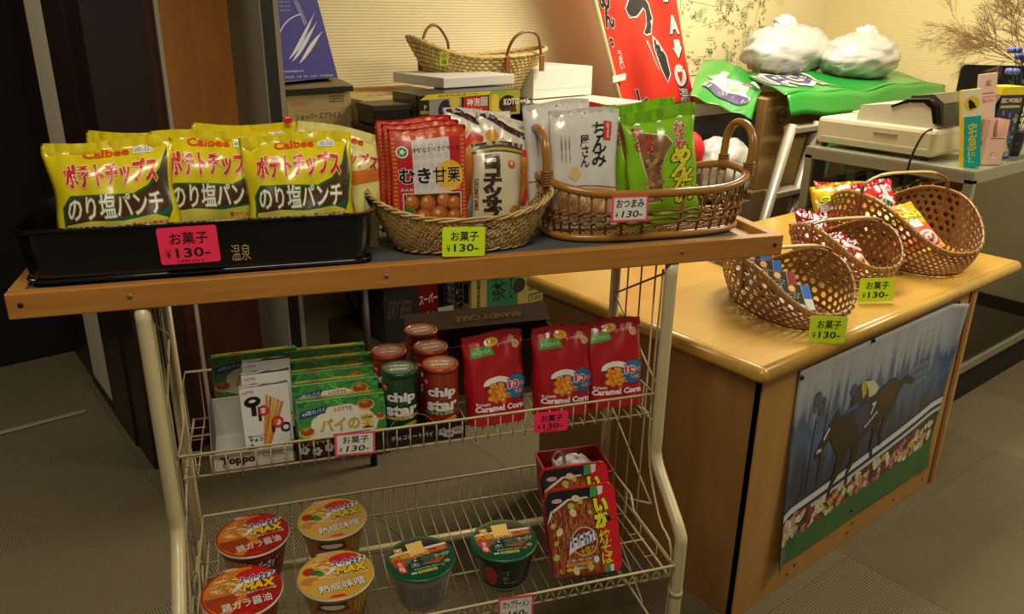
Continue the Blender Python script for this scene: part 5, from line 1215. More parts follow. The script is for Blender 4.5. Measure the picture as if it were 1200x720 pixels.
# straw tote bag with leather handles
tt = thing('straw_bag', 'wide straw tote bag with two brown leather handles against the wall', 'bag', wm(1.865, 2.545, 1.175, -2, 0, 0))
kbox('carton', 'brown carton on the table beneath the straw bag', 1.68, 1.98, 2.44, 2.76, .72, 1.172, '#84703f', 0, g1)
strw = K('#c0a562', rough=.6, var=.28, scale=90); strw2 = K('#a08446', rough=.7, var=.3, scale=90)
TA0, TB0, TA1, TB1 = .145, .055, .300, .100
def TP(s, t):
    ph = 2*PI*s; q = t**.8; p = super_(lerp(TA0, TA1, q), lerp(TB0, TB1, q), ph, 2.4); hz = .165+.045*max(0, -math.cos(ph))**2-.0*math.cos(ph)+.012*math.cos(2*ph)
    return p+Vector((0, 0, hz*t))
nr, nc = 13, 66
MB().grid(lambda x, y: TP(x, y), 66, 12, strw2).build('lining', tt, solid=.003)
mb = MB()
for j in range(nr):
    for i in range(nc):
        s = (i+.5*(j % 2))/nc; t = (j+.5)/nr; p = TP(s, t); tn = (TP(s+.004, t)-TP(s-.004, t)).normalized(); up = (TP(s, min(1, t+.03))-TP(s, t-.03)).normalized(); o = tn.cross(up)
        L = (TP(s+.5/nc, t)-TP(s-.5/nc, t)).length*.50; Hh = (TP(s, min(1, t+.5/nr))-TP(s, max(0, t-.5/nr))).length*.46; D = .0062
        c = p+o*.002; mb.add([c-tn*L, c+tn*L, c-up*Hh+o*D*.4, c+up*Hh+o*D*.4, c+o*D, c-up*Hh*.7-tn*L*.6+o*D*.5, c-up*Hh*.7+tn*L*.6+o*D*.5, c+up*Hh*.7+tn*L*.6+o*D*.5, c+up*Hh*.7-tn*L*.6+o*D*.5],
                         [(0, 5, 4), (5, 2, 4), (2, 6, 4), (6, 1, 4), (1, 7, 4), (7, 3, 4), (3, 8, 4), (8, 0, 4)], (strw, K('#d2ba7c', rough=.6, var=.25, scale=90))[(i*5+j*3) % 3 == 0], True)
mb.build('woven_straw', tt)['kind'] = 'stuff'
mb = MB()
for s in range(3): mb.tube([TP(i/90, 1)+Vector((.004*math.cos(i*.9+s*2.1), .004*math.sin(i*.9+s*2.1), .004*math.sin(i*.9+s*2.1))) for i in range(90)], .0042, strw, 5, closed=True)
mb.build('rim_braid', tt)
lea = K('#8a4f1e', rough=.4, var=.15, coat=.3)
for sy, x0, x1 in ((1, -.195, -.075), (-1, .055, .215)):
    y = sy*.100
    pts = smooth([(x0, y, .125 if sy < 0 else .15), (x0+.004, y, .175), (x0+.03, y+.01*sy, .222), ((x0+x1)/2, y+.012*sy, .240), (x1-.03, y+.01*sy, .228), (x1-.004, y, .18), (x1, y, .12)], 5)
    if sy > 0: pts = [Vector((p.x, p.y, p.z+.018)) for p in pts]
    h_ = MB().tube(pts, .0058, lea, 8).build('handle', tt)
    for x in (x0, x1): MB().bbox((x-.012, y-.004+.004*sy, .095), (x+.012, y+.004+.006*sy, .155), lea, .003).build('leather_tab', h_)
tg = MB().box((-.0165, -.001, 0), (.0165, .001, .048), K('#c8d41e', rough=.5)).build('price_tag', tt, M=T(-.217, -.094, .128) @ Rz(-22) @ Rx(14))
a = Art(lambda x, y: Vector((-.0165+.033*x, -.001, .048*y)), .033, .048, flat=True); a.text('小', .2, .52, .8, .9, '#2a2a14', 1, bold=.02); a.text('¥8', .25, .1, .75, .42, '#2a2a14', 1); a.build(tg, 'lettering')

# lower things seen between plank and upper basket
r, w, d, h = kbox('tea_carton', 'pale yellow tea carton with a green label panel behind the red corn bags', 1.645, 2.005, 2.30, 2.62, .05, .60, '#b8a25a', 0, None, 'carton')
a = face_art(w, d, h, 'front', dull); a.rect(.20, .62, .62, .99, '#2f7a4c', .8); a.text('おいしい', .50, .70, .60, .97, '#1c2a1c', 1.4, vertical=True, bold=.02); a.text('茶', .26, .70, .46, .84, '#1c2a1c', 1.4, bold=.04); a.text('濃い', .26, .85, .46, .97, '#1c2a1c', 1.4, bold=.04)
a.ell(.64, .78, .085, None, '#3a2c22', 1.6); a.rect(.78, .72, .99, .80, '#3c3222', 1); a.rect(.79, .73, .98, .79, '#b8a25a', 1.3); a.rect(.78, .61, .99, .69, '#3c3222', 1); a.rect(.79, .62, .98, .68, '#b8a25a', 1.3); a.text('100', .82, .635, .95, .67, '#3c3222', 1.6); a.text('100', .82, .745, .95, .78, '#3c3222', 1.6)
a.text('お茶', .52, .545, .72, .60, '#2a2418', 1, bold=.03); a.text('500ml', .04, .55, .18, .60, '#2a2418', 1, bold=.02); a.text('緑茶飲料', .07, .66, .12, .90, '#2a2418', 1, vertical=True); a.build(r)
a = face_art(w, d, h, 'left', dull); a.poly([(.05, .62), (.95, .72), (.95, .86), (.05, .76)], '#24402a', 1); a.build(r, 'side_print')
kbox('carton', 'brown carton on the floor left of the tea carton', 1.20, 1.60, 2.22, 2.60, .0, .40, '#5e4a2c', 0, g1)
kbox('carton', 'low carton raising the tea carton off the floor', 1.64, 2.02, 2.29, 2.62, 0, .049, '#6e5834', 0, g1)
r, w, d, h = kbox('dark_case', 'dark red and black drink case beside the clear bottle', 1.245, 1.46, 2.24, 2.44, .401, .62, '#1f1612', -2, None, 'carton', None, False)
a = face_art(w, d, h, 'front'); a.rect(.62, .02, .99, .98, '#6a1216', .8); a.text('スーパー', .64, .55, .98, .72, '#c8bcb4', 1.4, bold=.03); a.text('6缶', .66, .22, .92, .42, '#e0dcd4', 1.4, bold=.04); a.text('DRY BEER', .08, .4, .5, .7, '#5a5048', 1, rot=-.15); a.build(r)
bt = thing('water_bottle', 'clear ribbed plastic bottle on the carton behind the crisp tubes', 'bottle', wm(1.535, 2.27, .401))
pet = glassy('clear_plastic', (.93, .95, .93), .5, .08)
pf = [(.035, 0), (.043, .006)]+[(.043+.0025*math.cos(i*1.6), .012+.006*i) for i in range(28)]+[(.036, .19), (.016, .225), (.014, .235), (.014, .25)]
MB().lathe(pf, pet, 32).build('bottle_body', bt); MB().lathe([(.0155, .236), (.0155, .253), (.013, .255)], K('#d0d4d8'), 20).build('cap', bt)
tag(MB().box((-.03, -.001, 0), (.03, .001, .10), K('#a8a294', rough=.6)).build('paper_slip'), 'white paper slip leaning between the dark case and the clear bottle', 'paper').matrix_world = wm(1.475, 2.215, .402, -10, 4)

# red banner on its pole
bn = thing('red_banner', 'red vertical shop banner with black brush lettering on a pale pole', 'banner', T(2.650, 2.55, 0))
sl = -.443
def BS(x, y):
    z = .95+1.05*y; return Vector((.0+x*.485+sl*(z-1.11), .012*math.sin(x*9+y*3)+.006*math.sin(x*17-y*8), z))
MB().grid(BS, 30, 40, K('#d8321e', rough=.6, var=.05, scale=6)).build('cloth', bn, solid=.0012)
MB().tube([(sl*(z-1.11)-.012, .0, z) for z in (.72, 1.3, 2.05)], .0115, K('#cdbf8e', rough=.35, var=.05), 12).build('pole', bn)
tp_ = MB().bbox((-.035, -.016, -.014), (.045, -.012, .014), K('#e0dcd2', rough=.5), .001, X=T(sl*(1.215-1.11), 0, 1.215) @ Ry(-8)).build('pole_strap', bn)
a = Art(BS, .485, 1.05, thr=.03, base=.0016, step=.0004, mk=dull)
Wt, Bk = '#ded8cc', '#2b2422'
def bz(z): return (z-.95)/1.05
def outl(P, col, o, lay):
    a.poly(P, col, lay); cx = sum(p[0] for p in P)/len(P); cy = sum(p[1] for p in P)/len(P)
    n = len(P); Q = []
    for i in range(n):
        p0, p1, p2 = Vector((P[i-1][0]*.485, P[i-1][1]*1.05)), Vector((P[i][0]*.485, P[i][1]*1.05)), Vector((P[(i+1) % n][0]*.485, P[(i+1) % n][1]*1.05))
        e1 = (p1-p0).normalized(); e2 = (p2-p1).normalized(); nn = Vector((e1.y+e2.y, -e1.x-e2.x)); nn = nn.normalized() if nn.length > .05 else Vector((e1.y, -e1.x))
        area_ = sum(P[k][0]*P[(k+1) % n][1]-P[(k+1) % n][0]*P[k][1] for k in range(n)); q = p1+nn*o*(1 if area_ > 0 else -1); Q.append((q.x/.485, q.y/1.05))
    a.poly(Q, Wt, lay-.5)
outl([(.30, bz(1.70)), (.52, bz(1.66)), (.50, bz(1.59)), (.40, bz(1.555)), (.30, bz(1.58))], Bk, .006, 2)
outl([(.32, bz(1.50)), (.40, bz(1.545)), (.55, bz(1.57)), (.66, bz(1.52)), (.68, bz(1.46)), (.60, bz(1.40)), (.50, bz(1.395)), (.46, bz(1.40)), (.55, bz(1.44)), (.58, bz(1.49)), (.54, bz(1.505)), (.42, bz(1.47)), (.34, bz(1.465))], Bk, .006, 2)
outl([(.62, bz(1.385)), (.68, bz(1.36)), (.74, bz(1.30)), (.74, bz(1.22)), (.68, bz(1.185)), (.64, bz(1.25)), (.60, bz(1.34))], Bk, .006, 2)
a.poly([(.46, bz(1.37)), (.48, bz(1.37)), (.60, bz(1.24)), (.59, bz(1.24))], Wt, 2)
for ch, z0, z1 in (('S', 1.64, 1.70), ('P', 1.53, 1.60), ('A', 1.395, 1.475)):
    a.text(ch, .84, bz(z0), .965, bz(z1), Wt, 3, bold=.05); a.text(ch, .85, bz(z0-.005), .975, bz(z1-.005), Bk, 2, bold=.05)
ar = [(.87, bz(1.37)), (.87, bz(1.335)), (.84, bz(1.335)), (.905, bz(1.285)), (.97, bz(1.335)), (.94, bz(1.335)), (.94, bz(1.37))]
a.poly(ar, Wt, 3); a.poly([(x+.012, y-.005) for x, y in ar], Bk, 2)
a.ell(.895, bz(1.205), .085, .050, Bk, 2); a.ell(.885, bz(1.21), .082, .048, Wt, 3, n=26)
for k in range(16): t = 2*PI*k/16; a.poly([(.885+.05*math.cos(t), bz(1.21)+.028*math.sin(t)), (.885+.054*math.cos(t+.12), bz(1.21)+.030*math.sin(t+.12)), (.885+.072*math.cos(t+.05), bz(1.21)+.043*math.sin(t+.05))], '#8a847a', 3.5)
a.ell(.870, bz(1.217), .022, .011, '#c8201c', 3.8); a.ell(.905, bz(1.217), .022, .011, '#c8201c', 3.8); a.poly([(.848, bz(1.212)), (.927, bz(1.212)), (.888, bz(1.172))], '#c8201c', 3.8)
a.text('湯', .83, bz(1.08), .96, bz(1.15), Wt, 3, bold=.04, out=(Bk, .03)); a.text('の', .85, bz(1.0), .96, bz(1.06), Wt, 3, bold=.04)
a.text('のりめん。', .045, bz(1.345), .15, bz(1.72), Bk, 3, bold=.05, out=(Wt, .03), vertical=True); a.text('うまい', .10, bz(1.25), .16, bz(1.33), Wt, 3, vertical=True); a.text('しょう', .22, bz(.99), .33, bz(1.16), Bk, 3, bold=.05, out=(Wt, .03), vertical=True)
a.build(bn)

# illustrated map on the wall
mp_ = thing('wall_map', 'large cream illustrated map with tiny sketches pinned to the wall', 'map', T(3.30, 2.796, 1.18))
MB().box((-.02, -.001, 0), (.86, .001, .80), K('#dccf9c', rough=.7, var=.04, scale=3)).build('sheet', mp_)
a = Art(lambda x, y: Vector((-.02+.88*x, -.001, .8*y)), .88, .8, flat=True, base=.0004, step=.0001, mk=dull)
rr = random.Random(21)
for i in range(210):
    x, y = rr.uniform(.04, .95), rr.uniform(.05, .97); k = rr.random()
    if k < .55:
        c0_ = rr.choice(['#8f9068', '#7a7d5c', '#a08c68', '#8a9a78', '#a89a6c'])
        for q in range(rr.randint(4, 9)): a.ell(x+rr.uniform(-.03, .03), y+rr.uniform(-.03, .03), rr.uniform(.004, .011), rr.uniform(.004, .012), rr.choice([c0_, '#6e6e54', '#9a7f5e', '#b0b088']), 1+.2*(q % 4), n=6)
    elif k < .62: a.ell(x, y, rr.uniform(.02, .04), rr.uniform(.015, .03), '#9db07c', 1, n=9, rot=rr.uniform(0, 3))
    else:
        for q in range(rr.randint(2, 5)): a.text(rr.choice(['みどりの丘', '温泉街', '展望台', '道の駅 名物そば', '湖畔の宿']), x-.03, y-.014*q, x+.035, y-.014*q+.009, '#85805f', 1.5, bold=0)
for P in ([(.42, .45), (.44, .62), (.50, .72), (.60, .70), (.66, .60)], [(.70, .30), (.74, .5), (.82, .62), (.80, .9)], [(.06, .95), (.06, .45), (.3, .42)], [(.2, .3), (.4, .34), (.55, .28), (.7, .3)]):
    for i in range(len(P)-1):
        (x0, y0), (x1, y1) = P[i], P[i+1]; L = math.hypot(x1-x0, y1-y0); nx, ny = -(y1-y0)/L*.0022, (x1-x0)/L*.0022; a.poly([(x0-nx, y0-ny), (x1-nx, y1-ny), (x1+nx, y1+ny), (x0+nx, y0+ny)], '#8c8a66', 1.2)
a.build(mp_)

# cartons in the far corner, green vinyl bag, white bags
g2 = 'cartons piled in the far corner'
r, w, d, h = kbox('carton', 'brown carton with a hexagon mark peeping out below the green vinyl bag', 3.16, 3.95, 2.16, 2.62, .72, 1.13, '#97753c', 0, g2)
a = face_art(w, d, h, 'front', dull); a.ring(.17, .80, .052, .010, '#3c2c18', 1, n=6); a.text('SANYO', .135, .775, .205, .825, '#3c2c18', 1, bold=.03); a.text('玉ねぎ', .20, .52, .46, .66, '#4a3820', 1, bold=.02); a.rect(.42, .80, .60, .90, '#3c2c18', 1); a.rect(.425, .82, .595, .88, '#97753c', 1.4); a.build(r)
kbox('carton', 'carton under the hexagon marked one', 3.10, 3.95, 2.14, 2.62, 0, .719, '#7f6334', 0, g2)
kbox('carton', 'carton against the right wall beneath the white plastic bags', 3.97, 4.56, 2.02, 2.74, 0, 1.14, '#8a6d3a', 0, g2)
kbox('black_bin', 'black plastic bin standing below the green vinyl bag', 2.62, 3.07, 2.14, 2.62, .72, 1.09, '#141412', 0, None, 'bin', K('#131512', rough=.4, var=.2), False)
kbox('grey_sack', 'dull olive sack between the red banner and the black bin', 2.44, 2.60, 2.16, 2.50, .72, 1.07, '#5c5742', 0, None, 'sack', K('#5c5742', rough=.8, var=.2, bump=.6, bscale=8), False, .03)
gs = thing('green_vinyl_bag', 'flattened green vinyl shopping bag printed with a white jockey jersey', 'vinyl bag', T(3.0, 2.25, 1.17))
def tri_sheet(C, fn, nu, nv):
    """C: four corners A(0,0) B(1,0) C(1,1) D(0,1)"""
    A, B, Cc, D = [Vector(c) for c in C]
    def S(x, y): p = A*(1-x)*(1-y)+B*x*(1-y)+Cc*x*y+D*(1-x)*y; return p+Vector((0, 0, fn(x, y)))
    return S
o_ = Vector((3.0, 2.25, 1.17))
gA, gB, gC, gD = [Vector(v)-o_ for v in ((2.62, 2.15, 1.175), (2.84, 2.00, 1.085), (3.483, 2.40, 1.195), (3.227, 2.58, 1.287))]
gv = K('#1d8c2e', rough=.3, var=.10, scale=7, bump=.35, bscale=9, coat=.4)
GS = tri_sheet((gA, gB, gC, gD), lambda x, y: .012*math.sin(x*7+y*2)*math.sin(y*5)+.004*math.sin(x*17-y*9), 20, 30)
MB().grid(GS, 28, 40, gv).build('vinyl_sheet', gs, solid=.003)
a = Art(GS, .27, .75, thr=.02, base=.004, step=.0005)
a.S = GS
GW, GP = '#dad4c0', '#3a2a68'
a.poly([(.12, .22), (.30, .20), (.86, .24), (.90, .33), (.78, .42), (.82, .60), (.62, .66), (.42, .60), (.30, .66), (.16, .52), (.26, .44)], GW, 2)
a.poly([(.14, .20), (.50, .16), (.88, .22), (.86, .36), (.50, .38), (.20, .34)], GP, 2.5)
a.ring(.62, .50, .17, .03, '#9a9038', 3, n=16); a.ell(.60, .46, .06, .03, '#c89a28', 3.5); a.poly([(.30, .62), (.42, .60), (.46, .72), (.34, .74)], '#cfc8b4', 2.2); a.ell(.76, .60, .08, .03, '#b84a3a', 3.2)
a.poly([(.80, .70), (.96, .66), (.98, .76), (.84, .80)], GW, 2); a.ell(.9, .62, .05, .02, GP, 2.5)
a.text('JRA', .62, .04, .92, .10, GW, 3, bold=.06, rot=.0) if 0 else None
a.build(gs)
g2s = thing('green_vinyl_sheet', 'second green vinyl bag with white and purple capital letters draped over the cartons', 'vinyl bag', T(3.8, 2.2, 1.17))
o2 = Vector((3.8, 2.2, 1.17)); hA, hB, hC, hD = [Vector(v)-o2 for v in ((3.10, 2.03, 1.150), (4.46, 2.00, 1.150), (4.50, 2.42, 1.19), (3.40, 2.46, 1.20))]
HS = tri_sheet((hA, hB, hC, hD), lambda x, y: .010*math.sin(x*11)*math.sin(y*4+1)+.006*math.sin(x*23+y*6)+.012, 40, 16)
MB().grid(HS, 50, 16, gv).build('vinyl_sheet', g2s, solid=.003)
MB().grid(lambda x, y: HS(x, 0)+Vector((0, -.012-.03*y, -.10*y*(.5+.6*math.sin(x*2.2+.6)))), 50, 4, gv).build('hanging_fold', g2s, solid=.003)
a = Art(HS, 1.3, .42, thr=.03, base=.004, step=.0006)
a.text('FOR', .08, .25, .36, .85, GP, 4, bold=.03, out=(GW, .10)); a.text('U', .01, .35, .06, .8, GP, 4, bold=.03, out=(GW, .10)); a.build(g2s)
for nm, lb, x, y, z, rx, ry, rz, sd in (('w1', 'bulging white plastic bag on the green vinyl below the wall map', 3.76, 2.48, 1.20, .31, .16, .135, 5), ('w2', 'second white plastic bag right of the bulging one, in the corner', 4.07, 2.26, 1.185, .27, .17, .120, 8)):
    r = thing('plastic_bag', lb, 'plastic bag', T(x, y, z), 'white plastic bags in the far corner')
    MB().grid(crumple(0, 0, rz*.8, rx, ry, rz, sd, amp=.10), 56, 34, K('#b9b7ae', rough=.35, var=.06, bump=.7, bscale=10, coat=.3)).build('bag_body', r, merge=True)
    MB().grid(crumple(-.05 if sd == 5 else .03, 0, rz*1.72, rx*.28, .05, .045, sd+3, amp=.30), 26, 16, K('#d6d3ca', rough=.35, var=.04, bump=.7, bscale=10, coat=.3)).build('knotted_top', r, merge=True)
r = thing('plastic_bag', 'greyish white plastic bag behind the right handle of the rattan basket', 'plastic bag', T(2.735, 2.06, .745)); MB().grid(crumple(0, 0, .125, .19, .11, .14, 15, amp=.12), 48, 28, K('#a9a79f', rough=.35, var=.1, bump=.7, bscale=12, coat=.3)).build('bag_body', r, merge=True)
kbox('carton', 'carton between counter and wall carrying the greyish plastic bag', 2.38, 2.88, 1.985, 2.135, 0, .744, '#57482c', 0, g2)
r = thing('red_bundle', 'round red bundle with a small white mark beside the green snack bags', 'bundle', T(2.51, 2.05, .90)); MB().grid(crumple(0, 0, .07, .085, .06, .085, 25, amp=.06), 30, 20, K('#b8161c', rough=.5, var=.08)).build('bundle', r, merge=True)
kbox('carton', 'narrow carton beneath the round red bundle', 2.385, 2.545, 1.985, 2.125, .746, .899, '#3a3226', 0, g2)

# step ladder beside the showcase
ld = thing('step_ladder', 'pale aluminium step ladder leaning between the counter and the cartons', 'ladder', T(3.1, 1.93, 0))
alm = K('#a49a86', rough=.4, metal=.4, var=.12)
def lbar(p, q, w, d_, name): MB().tube([p, q], [(w, d_)]*2, alm, 4, flat=(1, 0, 0)).build(name, ld)
ps_ = lambda z, x0: (x0+(z-.684)*.49-3.1, -.06+.12*(z/1.03), z)
lbar(ps_(0, 2.947), ps_(1.04, 2.947), .016, .028, 'side_rail'); lbar(ps_(0, 3.16), ps_(1.04, 3.13), .016, .028, 'side_rail')
for z in (.26, .52, .76, 1.02): p = ps_(z, 2.947); q = ps_(z, 3.145); MB().bbox((p[0], p[1]-.035, z-.012), (q[0], p[1]+.035, z+.012), alm, .003).build('step', ld)

# ================================================================== on the showcase: cash register
iv = K('#c9c2a0', rough=.35, var=.04, coat=.25); iv2 = K('#bdb593', rough=.4, var=.04)
rg = thing('cash_register', 'beige electronic cash register on the glass showcase', 'cash register', T(2.945, 1.54, 1.001))
MB().bbox((.0, -.235, .012), (.36, .228, .112), iv, .016).build('drawer_case', rg); MB().bbox((-.002, -.215, .030), (.004, .205, .042), iv2, .002).build('drawer_groove', rg)
prof = [(.04, .110), (.36, .110), (.36, .205), (.30, .215), (.20, .200), (.04, .150)]
def wedge(y0, y1, m, name, pr_):
    n = len(pr_); M_ = MB(); M_.add([(x, y0, z) for x, z in pr_]+[(x, y1, z) for x, z in pr_], [tuple(range(n)), tuple(range(2*n-1, n-1, -1))]+[(i, (i+1) % n, n+(i+1) % n, n+i) for i in range(n)], m); return M_.build(name, rg)
body = [(.02, .110), (.02, .155), (.06, .185), (.20, .205), (.34, .200), (.35, .110)]
# seen from the front the housing rises from left to right
hb = [(.085, .110), (.075, .168), (-.16, .198), (-.195, .185), (-.215, .110)]
M_ = MB(); n = len(hb); M_.add([(.03, y, z) for y, z in hb]+[(.30, y, z) for y, z in hb], [tuple(range(n)), tuple(range(2*n-1, n-1, -1))]+[(i, (i+1) % n, n+(i+1) % n, n+i) for i in range(n)], K('#d2ccb2', rough=.3, var=.03, coat=.3)); M_.build('keyboard_housing', rg)
sm = K('#15140f', rough=.15, coat=.6); cv = [(-.045, .178), (-.10, .205), (-.17, .212), (-.205, .190), (-.222, .13), (-.205, .13), (-.19, .18), (-.16, .198), (-.10, .192), (-.045, .170)]
M_ = MB(); n = len(cv); M_.add([(.025, y, z) for y, z in cv]+[(.05, y, z) for y, z in cv], [tuple(range(n)), tuple(range(2*n-1, n-1, -1))]+[(i, (i+1) % n, n+(i+1) % n, n+i) for i in range(n)], sm); M_.build('black_surround', rg)
dl = [(-.10, .206), (-.17, .213), (-.207, .190), (-.224, .12), (-.232, .12), (-.22, .20), (-.18, .228), (-.10, .216)]
M_ = MB(); n = len(dl); M_.add([(.05, y, z) for y, z in dl]+[(.30, y, z) for y, z in dl], [tuple(range(n)), tuple(range(2*n-1, n-1, -1))]+[(i, (i+1) % n, n+(i+1) % n, n+i) for i in range(n)], K('#4a4636', rough=.2, var=.1, coat=.5)); M_.build('smoked_lid', rg)
MB().bbox((-.004, -.10, .072), (.002, -.008, .082), K('#8a846c', rough=.4), .001).build('name_plate', rg)
MB().bbox((.20, .10, .108), (.34, .20, .122), iv2, .004).build('till_cover', rg)
for x in (.03, .33):
    for y in (-.2, .2): MB().lathe([(.012, 0), (.012, .013)], K('#2a2824'), 12, X=T(x, y, 0)).build('foot', rg)
tag(MB().tube(smooth([(2.938, 1.318, 1.115), (2.905, 1.330, 1.10), (2.880, 1.345, 1.02), (2.876, 1.35, .93), (2.874, 1.36, .84), (2.84, 1.40, .757)]), .004, K('#0f0e0d', rough=.4), 8).build('black_cable'), 'black cable hanging from the cash register down behind the bamboo basket', 'cable')

# pamphlets and packets at the end of the showcase
tk = thing('parcel_service_box', 'slim teal and yellow parcel service box leaning at the showcase corner', 'leaflet box', wm(2.955, 1.172, 1.0015, -50, 4, -9))
MB().box((-.030, 0, 0), (.030, .028, .262), K('#c8b428', rough=.4)).build('box', tk)
a = Art(lambda x, y: Vector((-.03+.06*x, 0, .262*y)), .06, .262, flat=True, base=.0003, step=.0002)
a.rect(.0, .0, 1, .66, '#169c8c', 1); a.rect(0, .66, 1, 1, '#d8d2b8', 1); a.rect(0, 0, .12, .66, '#d8c020', 1.5); a.text('宅急便', .32, .06, .80, .58, '#d8b820', 2, bold=.05, vertical=True)
a.ell(.5, .82, .40, .095, '#d8b41c', 2, n=24); a.ell(.5, .80, .17, .048, '#1a1712', 2.4); a.ell(.42, .845, .11, .028, '#1a1712', 2.6); a.poly([(.34, .86), (.38, .885), (.44, .86)], '#1a1712', 2.6); a.poly([(.56, .79), (.70, .80), (.74, .76), (.62, .765)], '#1a1712', 2.4); a.poly([(.40, .77), (.36, .745), (.44, .75), (.48, .77)], '#1a1712', 2.4); a.build(tk)
pk = thing('pink_leaflet_box', 'pale pink open leaflet box with a cut-out front beside the teal one', 'leaflet box', wm(3.082, 1.180, 1.0015, -28))
pm = K('#cfa890', rough=.6, var=.04); pw, pd, phh = .080, .060, .155
mb = MB(); mb.box((-pw/2, pd/2-.001, 0), (pw/2, pd/2, phh), pm); mb.box((-pw/2, -pd/2, 0), (-pw/2+.001, pd/2, phh), K('#b08f7a', rough=.6)); mb.box((pw/2-.001, -pd/2, 0), (pw/2, pd/2, phh), pm); mb.box((-pw/2, -pd/2, 0), (pw/2, -pd/2+.001, phh*.62), pm); mb.box((-pw/2, -pd/2, phh*.62), (-pw/2+.016, -pd/2+.001, phh), pm); mb.box((pw/2-.006, -pd/2, phh*.62), (pw/2, -pd/2+.001, phh), pm); mb.box((-pw/2, -pd/2, 0), (pw/2, pd/2, .001), pm)
mb.build('box', pk)
a = Art(lambda x, y: Vector((-pw/2+pw*x, -pd/2, phh*y)), pw, phh, flat=True, mk=dull); a.rect(.2, .585, .9, .60, '#5a3a38', 1); a.poly([(.45, .18), (.55, .34), (.6, .18), (.7, .14), (.4, .14)], '#e0c8b8', 1); a.ring(.5, .24, .1, .02, '#7a5a50', 1.5); a.build(pk)
a = Art(lambda x, y: Vector((-pw/2, pd/2-pd*x, phh*y)), pd, phh, flat=True, mk=dull); a.text('しおり', .2, .42, .8, .54, '#5a4a44', 1, bold=.03); a.ring(.5, .62, .12, .02, '#7a6a60', 1); a.build(pk, 'side_print')
lf = thing('leaflet', 'pink leaflets standing up out of the pale pink box', 'leaflet', wm(3.070, 1.188, 1.004, -28, 4, -6)); MB().box((-.032, -.006, 0), (.036, .004, .305), K('#d0ae96', rough=.6)).build('leaflet_sheets', lf)
a = Art(lambda x, y: Vector((-.032+.068*x, -.006, .305*y)), .068, .305, flat=True, mk=dull); a.text('ABC', .35, .86, .68, .93, '#8a6a5c', 1); a.rect(.2, .78, .85, .79, '#6a4a44', 1); a.text('ごあんない', .1, .68, .9, .73, '#c05a48', 1, bold=.02); a.rect(.0, .74, 1, .75, '#c8705c', .8); a.build(lf)
bb = thing('illustrated_box', 'dark blue illustrated box with a yellow lid right of the pink leaflets', 'box', wm(3.235, 1.215, 1.0015, -20))
MB().bbox((-.052, -.025, 0), (.052, .045, .240), K('#20284a', rough=.35, coat=.3), .002).build('box', bb); MB().box((-.056, -.029, .228), (.056, .049, .256), K('#c9b01c', rough=.4)).build('lid', bb)
MB().add([(-.056, -.029, .23), (-.072, .01, .12), (-.072, .03, .12), (-.056, .049, .23)], [(0, 1, 2, 3)], K('#6a6a62', rough=.5)).build('side_flap', bb, solid=.002)
a = Art(lambda x, y: Vector((-.052+.104*x, -.025, .228*y)), .104, .228, flat=True); rr = random.Random(14)
for i in range(50): a.ell(rr.uniform(.08, .92), rr.uniform(.05, .74), rr.uniform(.03, .08), rr.uniform(.02, .05), rr.choice(['#3c5288', '#5c74a0', '#2a3a6a', '#7a6a50', '#a89848', '#44603c', '#8898b0']), 1+.1*(i % 6), n=9)
a.text('EEC WORLD', .05, .88, .95, .95, '#c8bc90', 2, bold=.04); a.rect(.05, .80, .95, .84, '#a8a040', 2); a.ell(.30, .22, .06, .10, '#a85a3c', 2.5); a.ell(.7, .16, .09, .06, '#c8a83c', 2.5); a.build(bb)
mn = thing('monitor', 'black rounded screen standing behind the leaflets', 'screen', wm(3.86, 1.52, 1.0015, -50)); scr = K('#0d0c0a', rough=.4)
loft([[(x, 0, y+.205) for x, y in rrect(.26, .17, .02)], [(x, .018, y+.205) for x, y in rrect(.26, .17, .02)]], scr).build('screen_case', mn); MB().bbox((-.02, .0, .012), (.02, .018, .13), scr, .002).build('stand_neck', mn); MB().bbox((-.07, -.05, 0), (.07, .07, .012), scr, .003).build('stand_foot', mn)
tag(MB().bbox((3.50, 1.58, 1.001), (4.40, 1.74, 1.05), K('#a8644a', rough=.7, var=.3, scale=14), .01).build('folded_cloth'), 'folded reddish patterned cloth lying at the back of the showcase top', 'cloth')
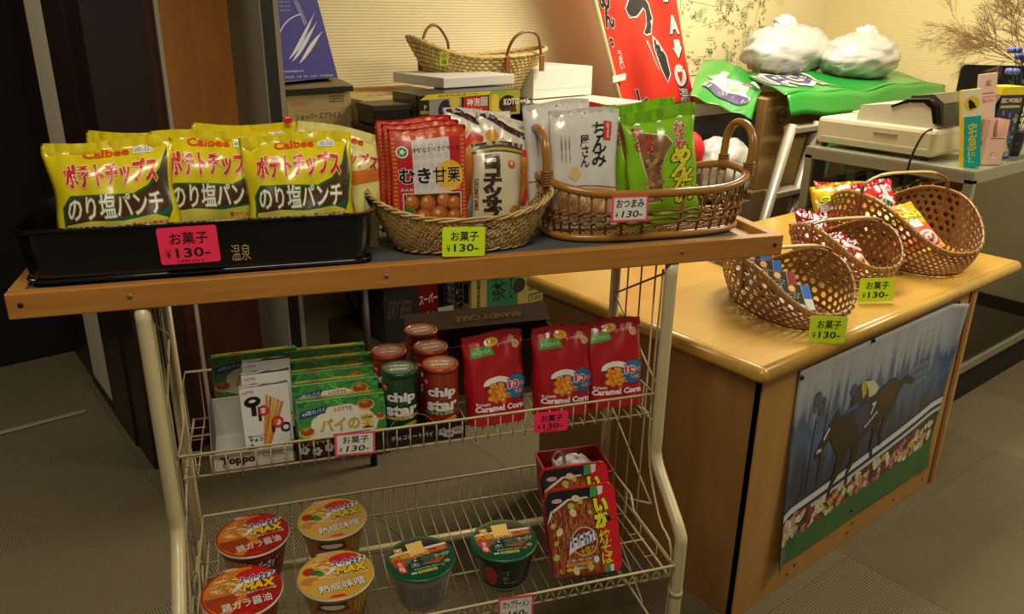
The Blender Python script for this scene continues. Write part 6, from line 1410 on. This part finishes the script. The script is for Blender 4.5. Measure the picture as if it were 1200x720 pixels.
# blue flowers and dried branches
fw = thing('blue_flowers', 'bunch of blue artificial flowers in a small dark pot on the showcase', 'flowers', T(3.36, 1.20, 1.0015))
MB().lathe([(.026, 0), (.036, .08), (.038, .10), (.034, .10), (.030, .02)], K('#2a2c20', rough=.4), 24, caps=(True, False)).build('pot', fw)
rr = random.Random(17); lm = K('#2c4a22', rough=.5, var=.3); bl = K('#4a5a9c', rough=.5, var=.25, scale=60)
for i in range(13):
    a_ = rr.uniform(0, 6.28); R_ = rr.uniform(.01, .075); z = rr.uniform(.26, .42); tip = Vector((R_*math.cos(a_)-.01, R_*math.sin(a_), z))
    MB().tube(smooth([(0, 0, .03), (tip.x*.3, tip.y*.3, z*.55), tip]), .0017, lm, 5).build('stem', fw)
    mb = MB()
    for k in range(6):
        q = k*PI/3; c = tip+Vector((math.cos(q)*.015, math.sin(q)*.015, .002)); mb.sphere(c, (.011, .011, .012), bl, 7)
    mb.sphere(tip+Vector((0, 0, .004)), .005, K('#b8b4c0'), 7); mb.build('blossom', fw)
mb = MB()
for i in range(60):
    a_ = rr.uniform(0, 6.28); z = rr.uniform(.08, .30); R_ = rr.uniform(.02, .075); c = Vector((R_*math.cos(a_), R_*math.sin(a_), z)); d_ = Vector((math.cos(a_+.5), math.sin(a_+.5), rr.uniform(-.2, .8))).normalized(); s_ = d_.cross(Vector((0, 0, 1))).normalized()*.010
    mb.add([c, c+d_*.02+s_, c+d_*.048, c+d_*.02-s_], [(0, 1, 2, 3)], lm)
mb.build('foliage', fw)['kind'] = 'stuff'
br = thing('dried_branches', 'spray of fine dried branches in a tall vase at the right of the showcase', 'branches', T(4.02, 1.36, 1.0015))
MB().lathe([(.04, 0), (.055, .06), (.05, .16), (.025, .24), (.03, .27), (.027, .27), (.022, .24)], K('#3a2e26', rough=.35, coat=.4), 28, caps=(True, False)).build('vase', br)
rr = random.Random(31); tw = K('#7a5a34', rough=.7, var=.3); mb = MB()
def twig(p, d, L, r_, dep):
    q = p+d*L; mid = p+d*L*.5+Vector((rr.uniform(-1, 1), rr.uniform(-1, 1), rr.uniform(-1, 1)))*L*.06
    mb.tube([p, mid, q], [r_, r_*.85, r_*.7], tw, 3, cap=False)
    if dep == 0: return
    for _ in range(4 if dep > 1 else 5):
        n_ = (d+Vector((rr.uniform(-1, 1), rr.uniform(-1, 1), rr.uniform(-.9, .6)))*.62).normalized(); twig(p+(q-p)*rr.uniform(.45, 1), n_, L*rr.uniform(.5, .72), r_*.62, dep-1)
for d_ in ((-.62, .52, .62), (-.72, .2, .55), (-.55, .75, .5), (-.35, .2, .9), (-.8, .45, .36)): twig(Vector((0, 0, .24)), Vector(d_).normalized(), .26, .0030, 5)
mb.build('twigs', br)['kind'] = 'stuff'
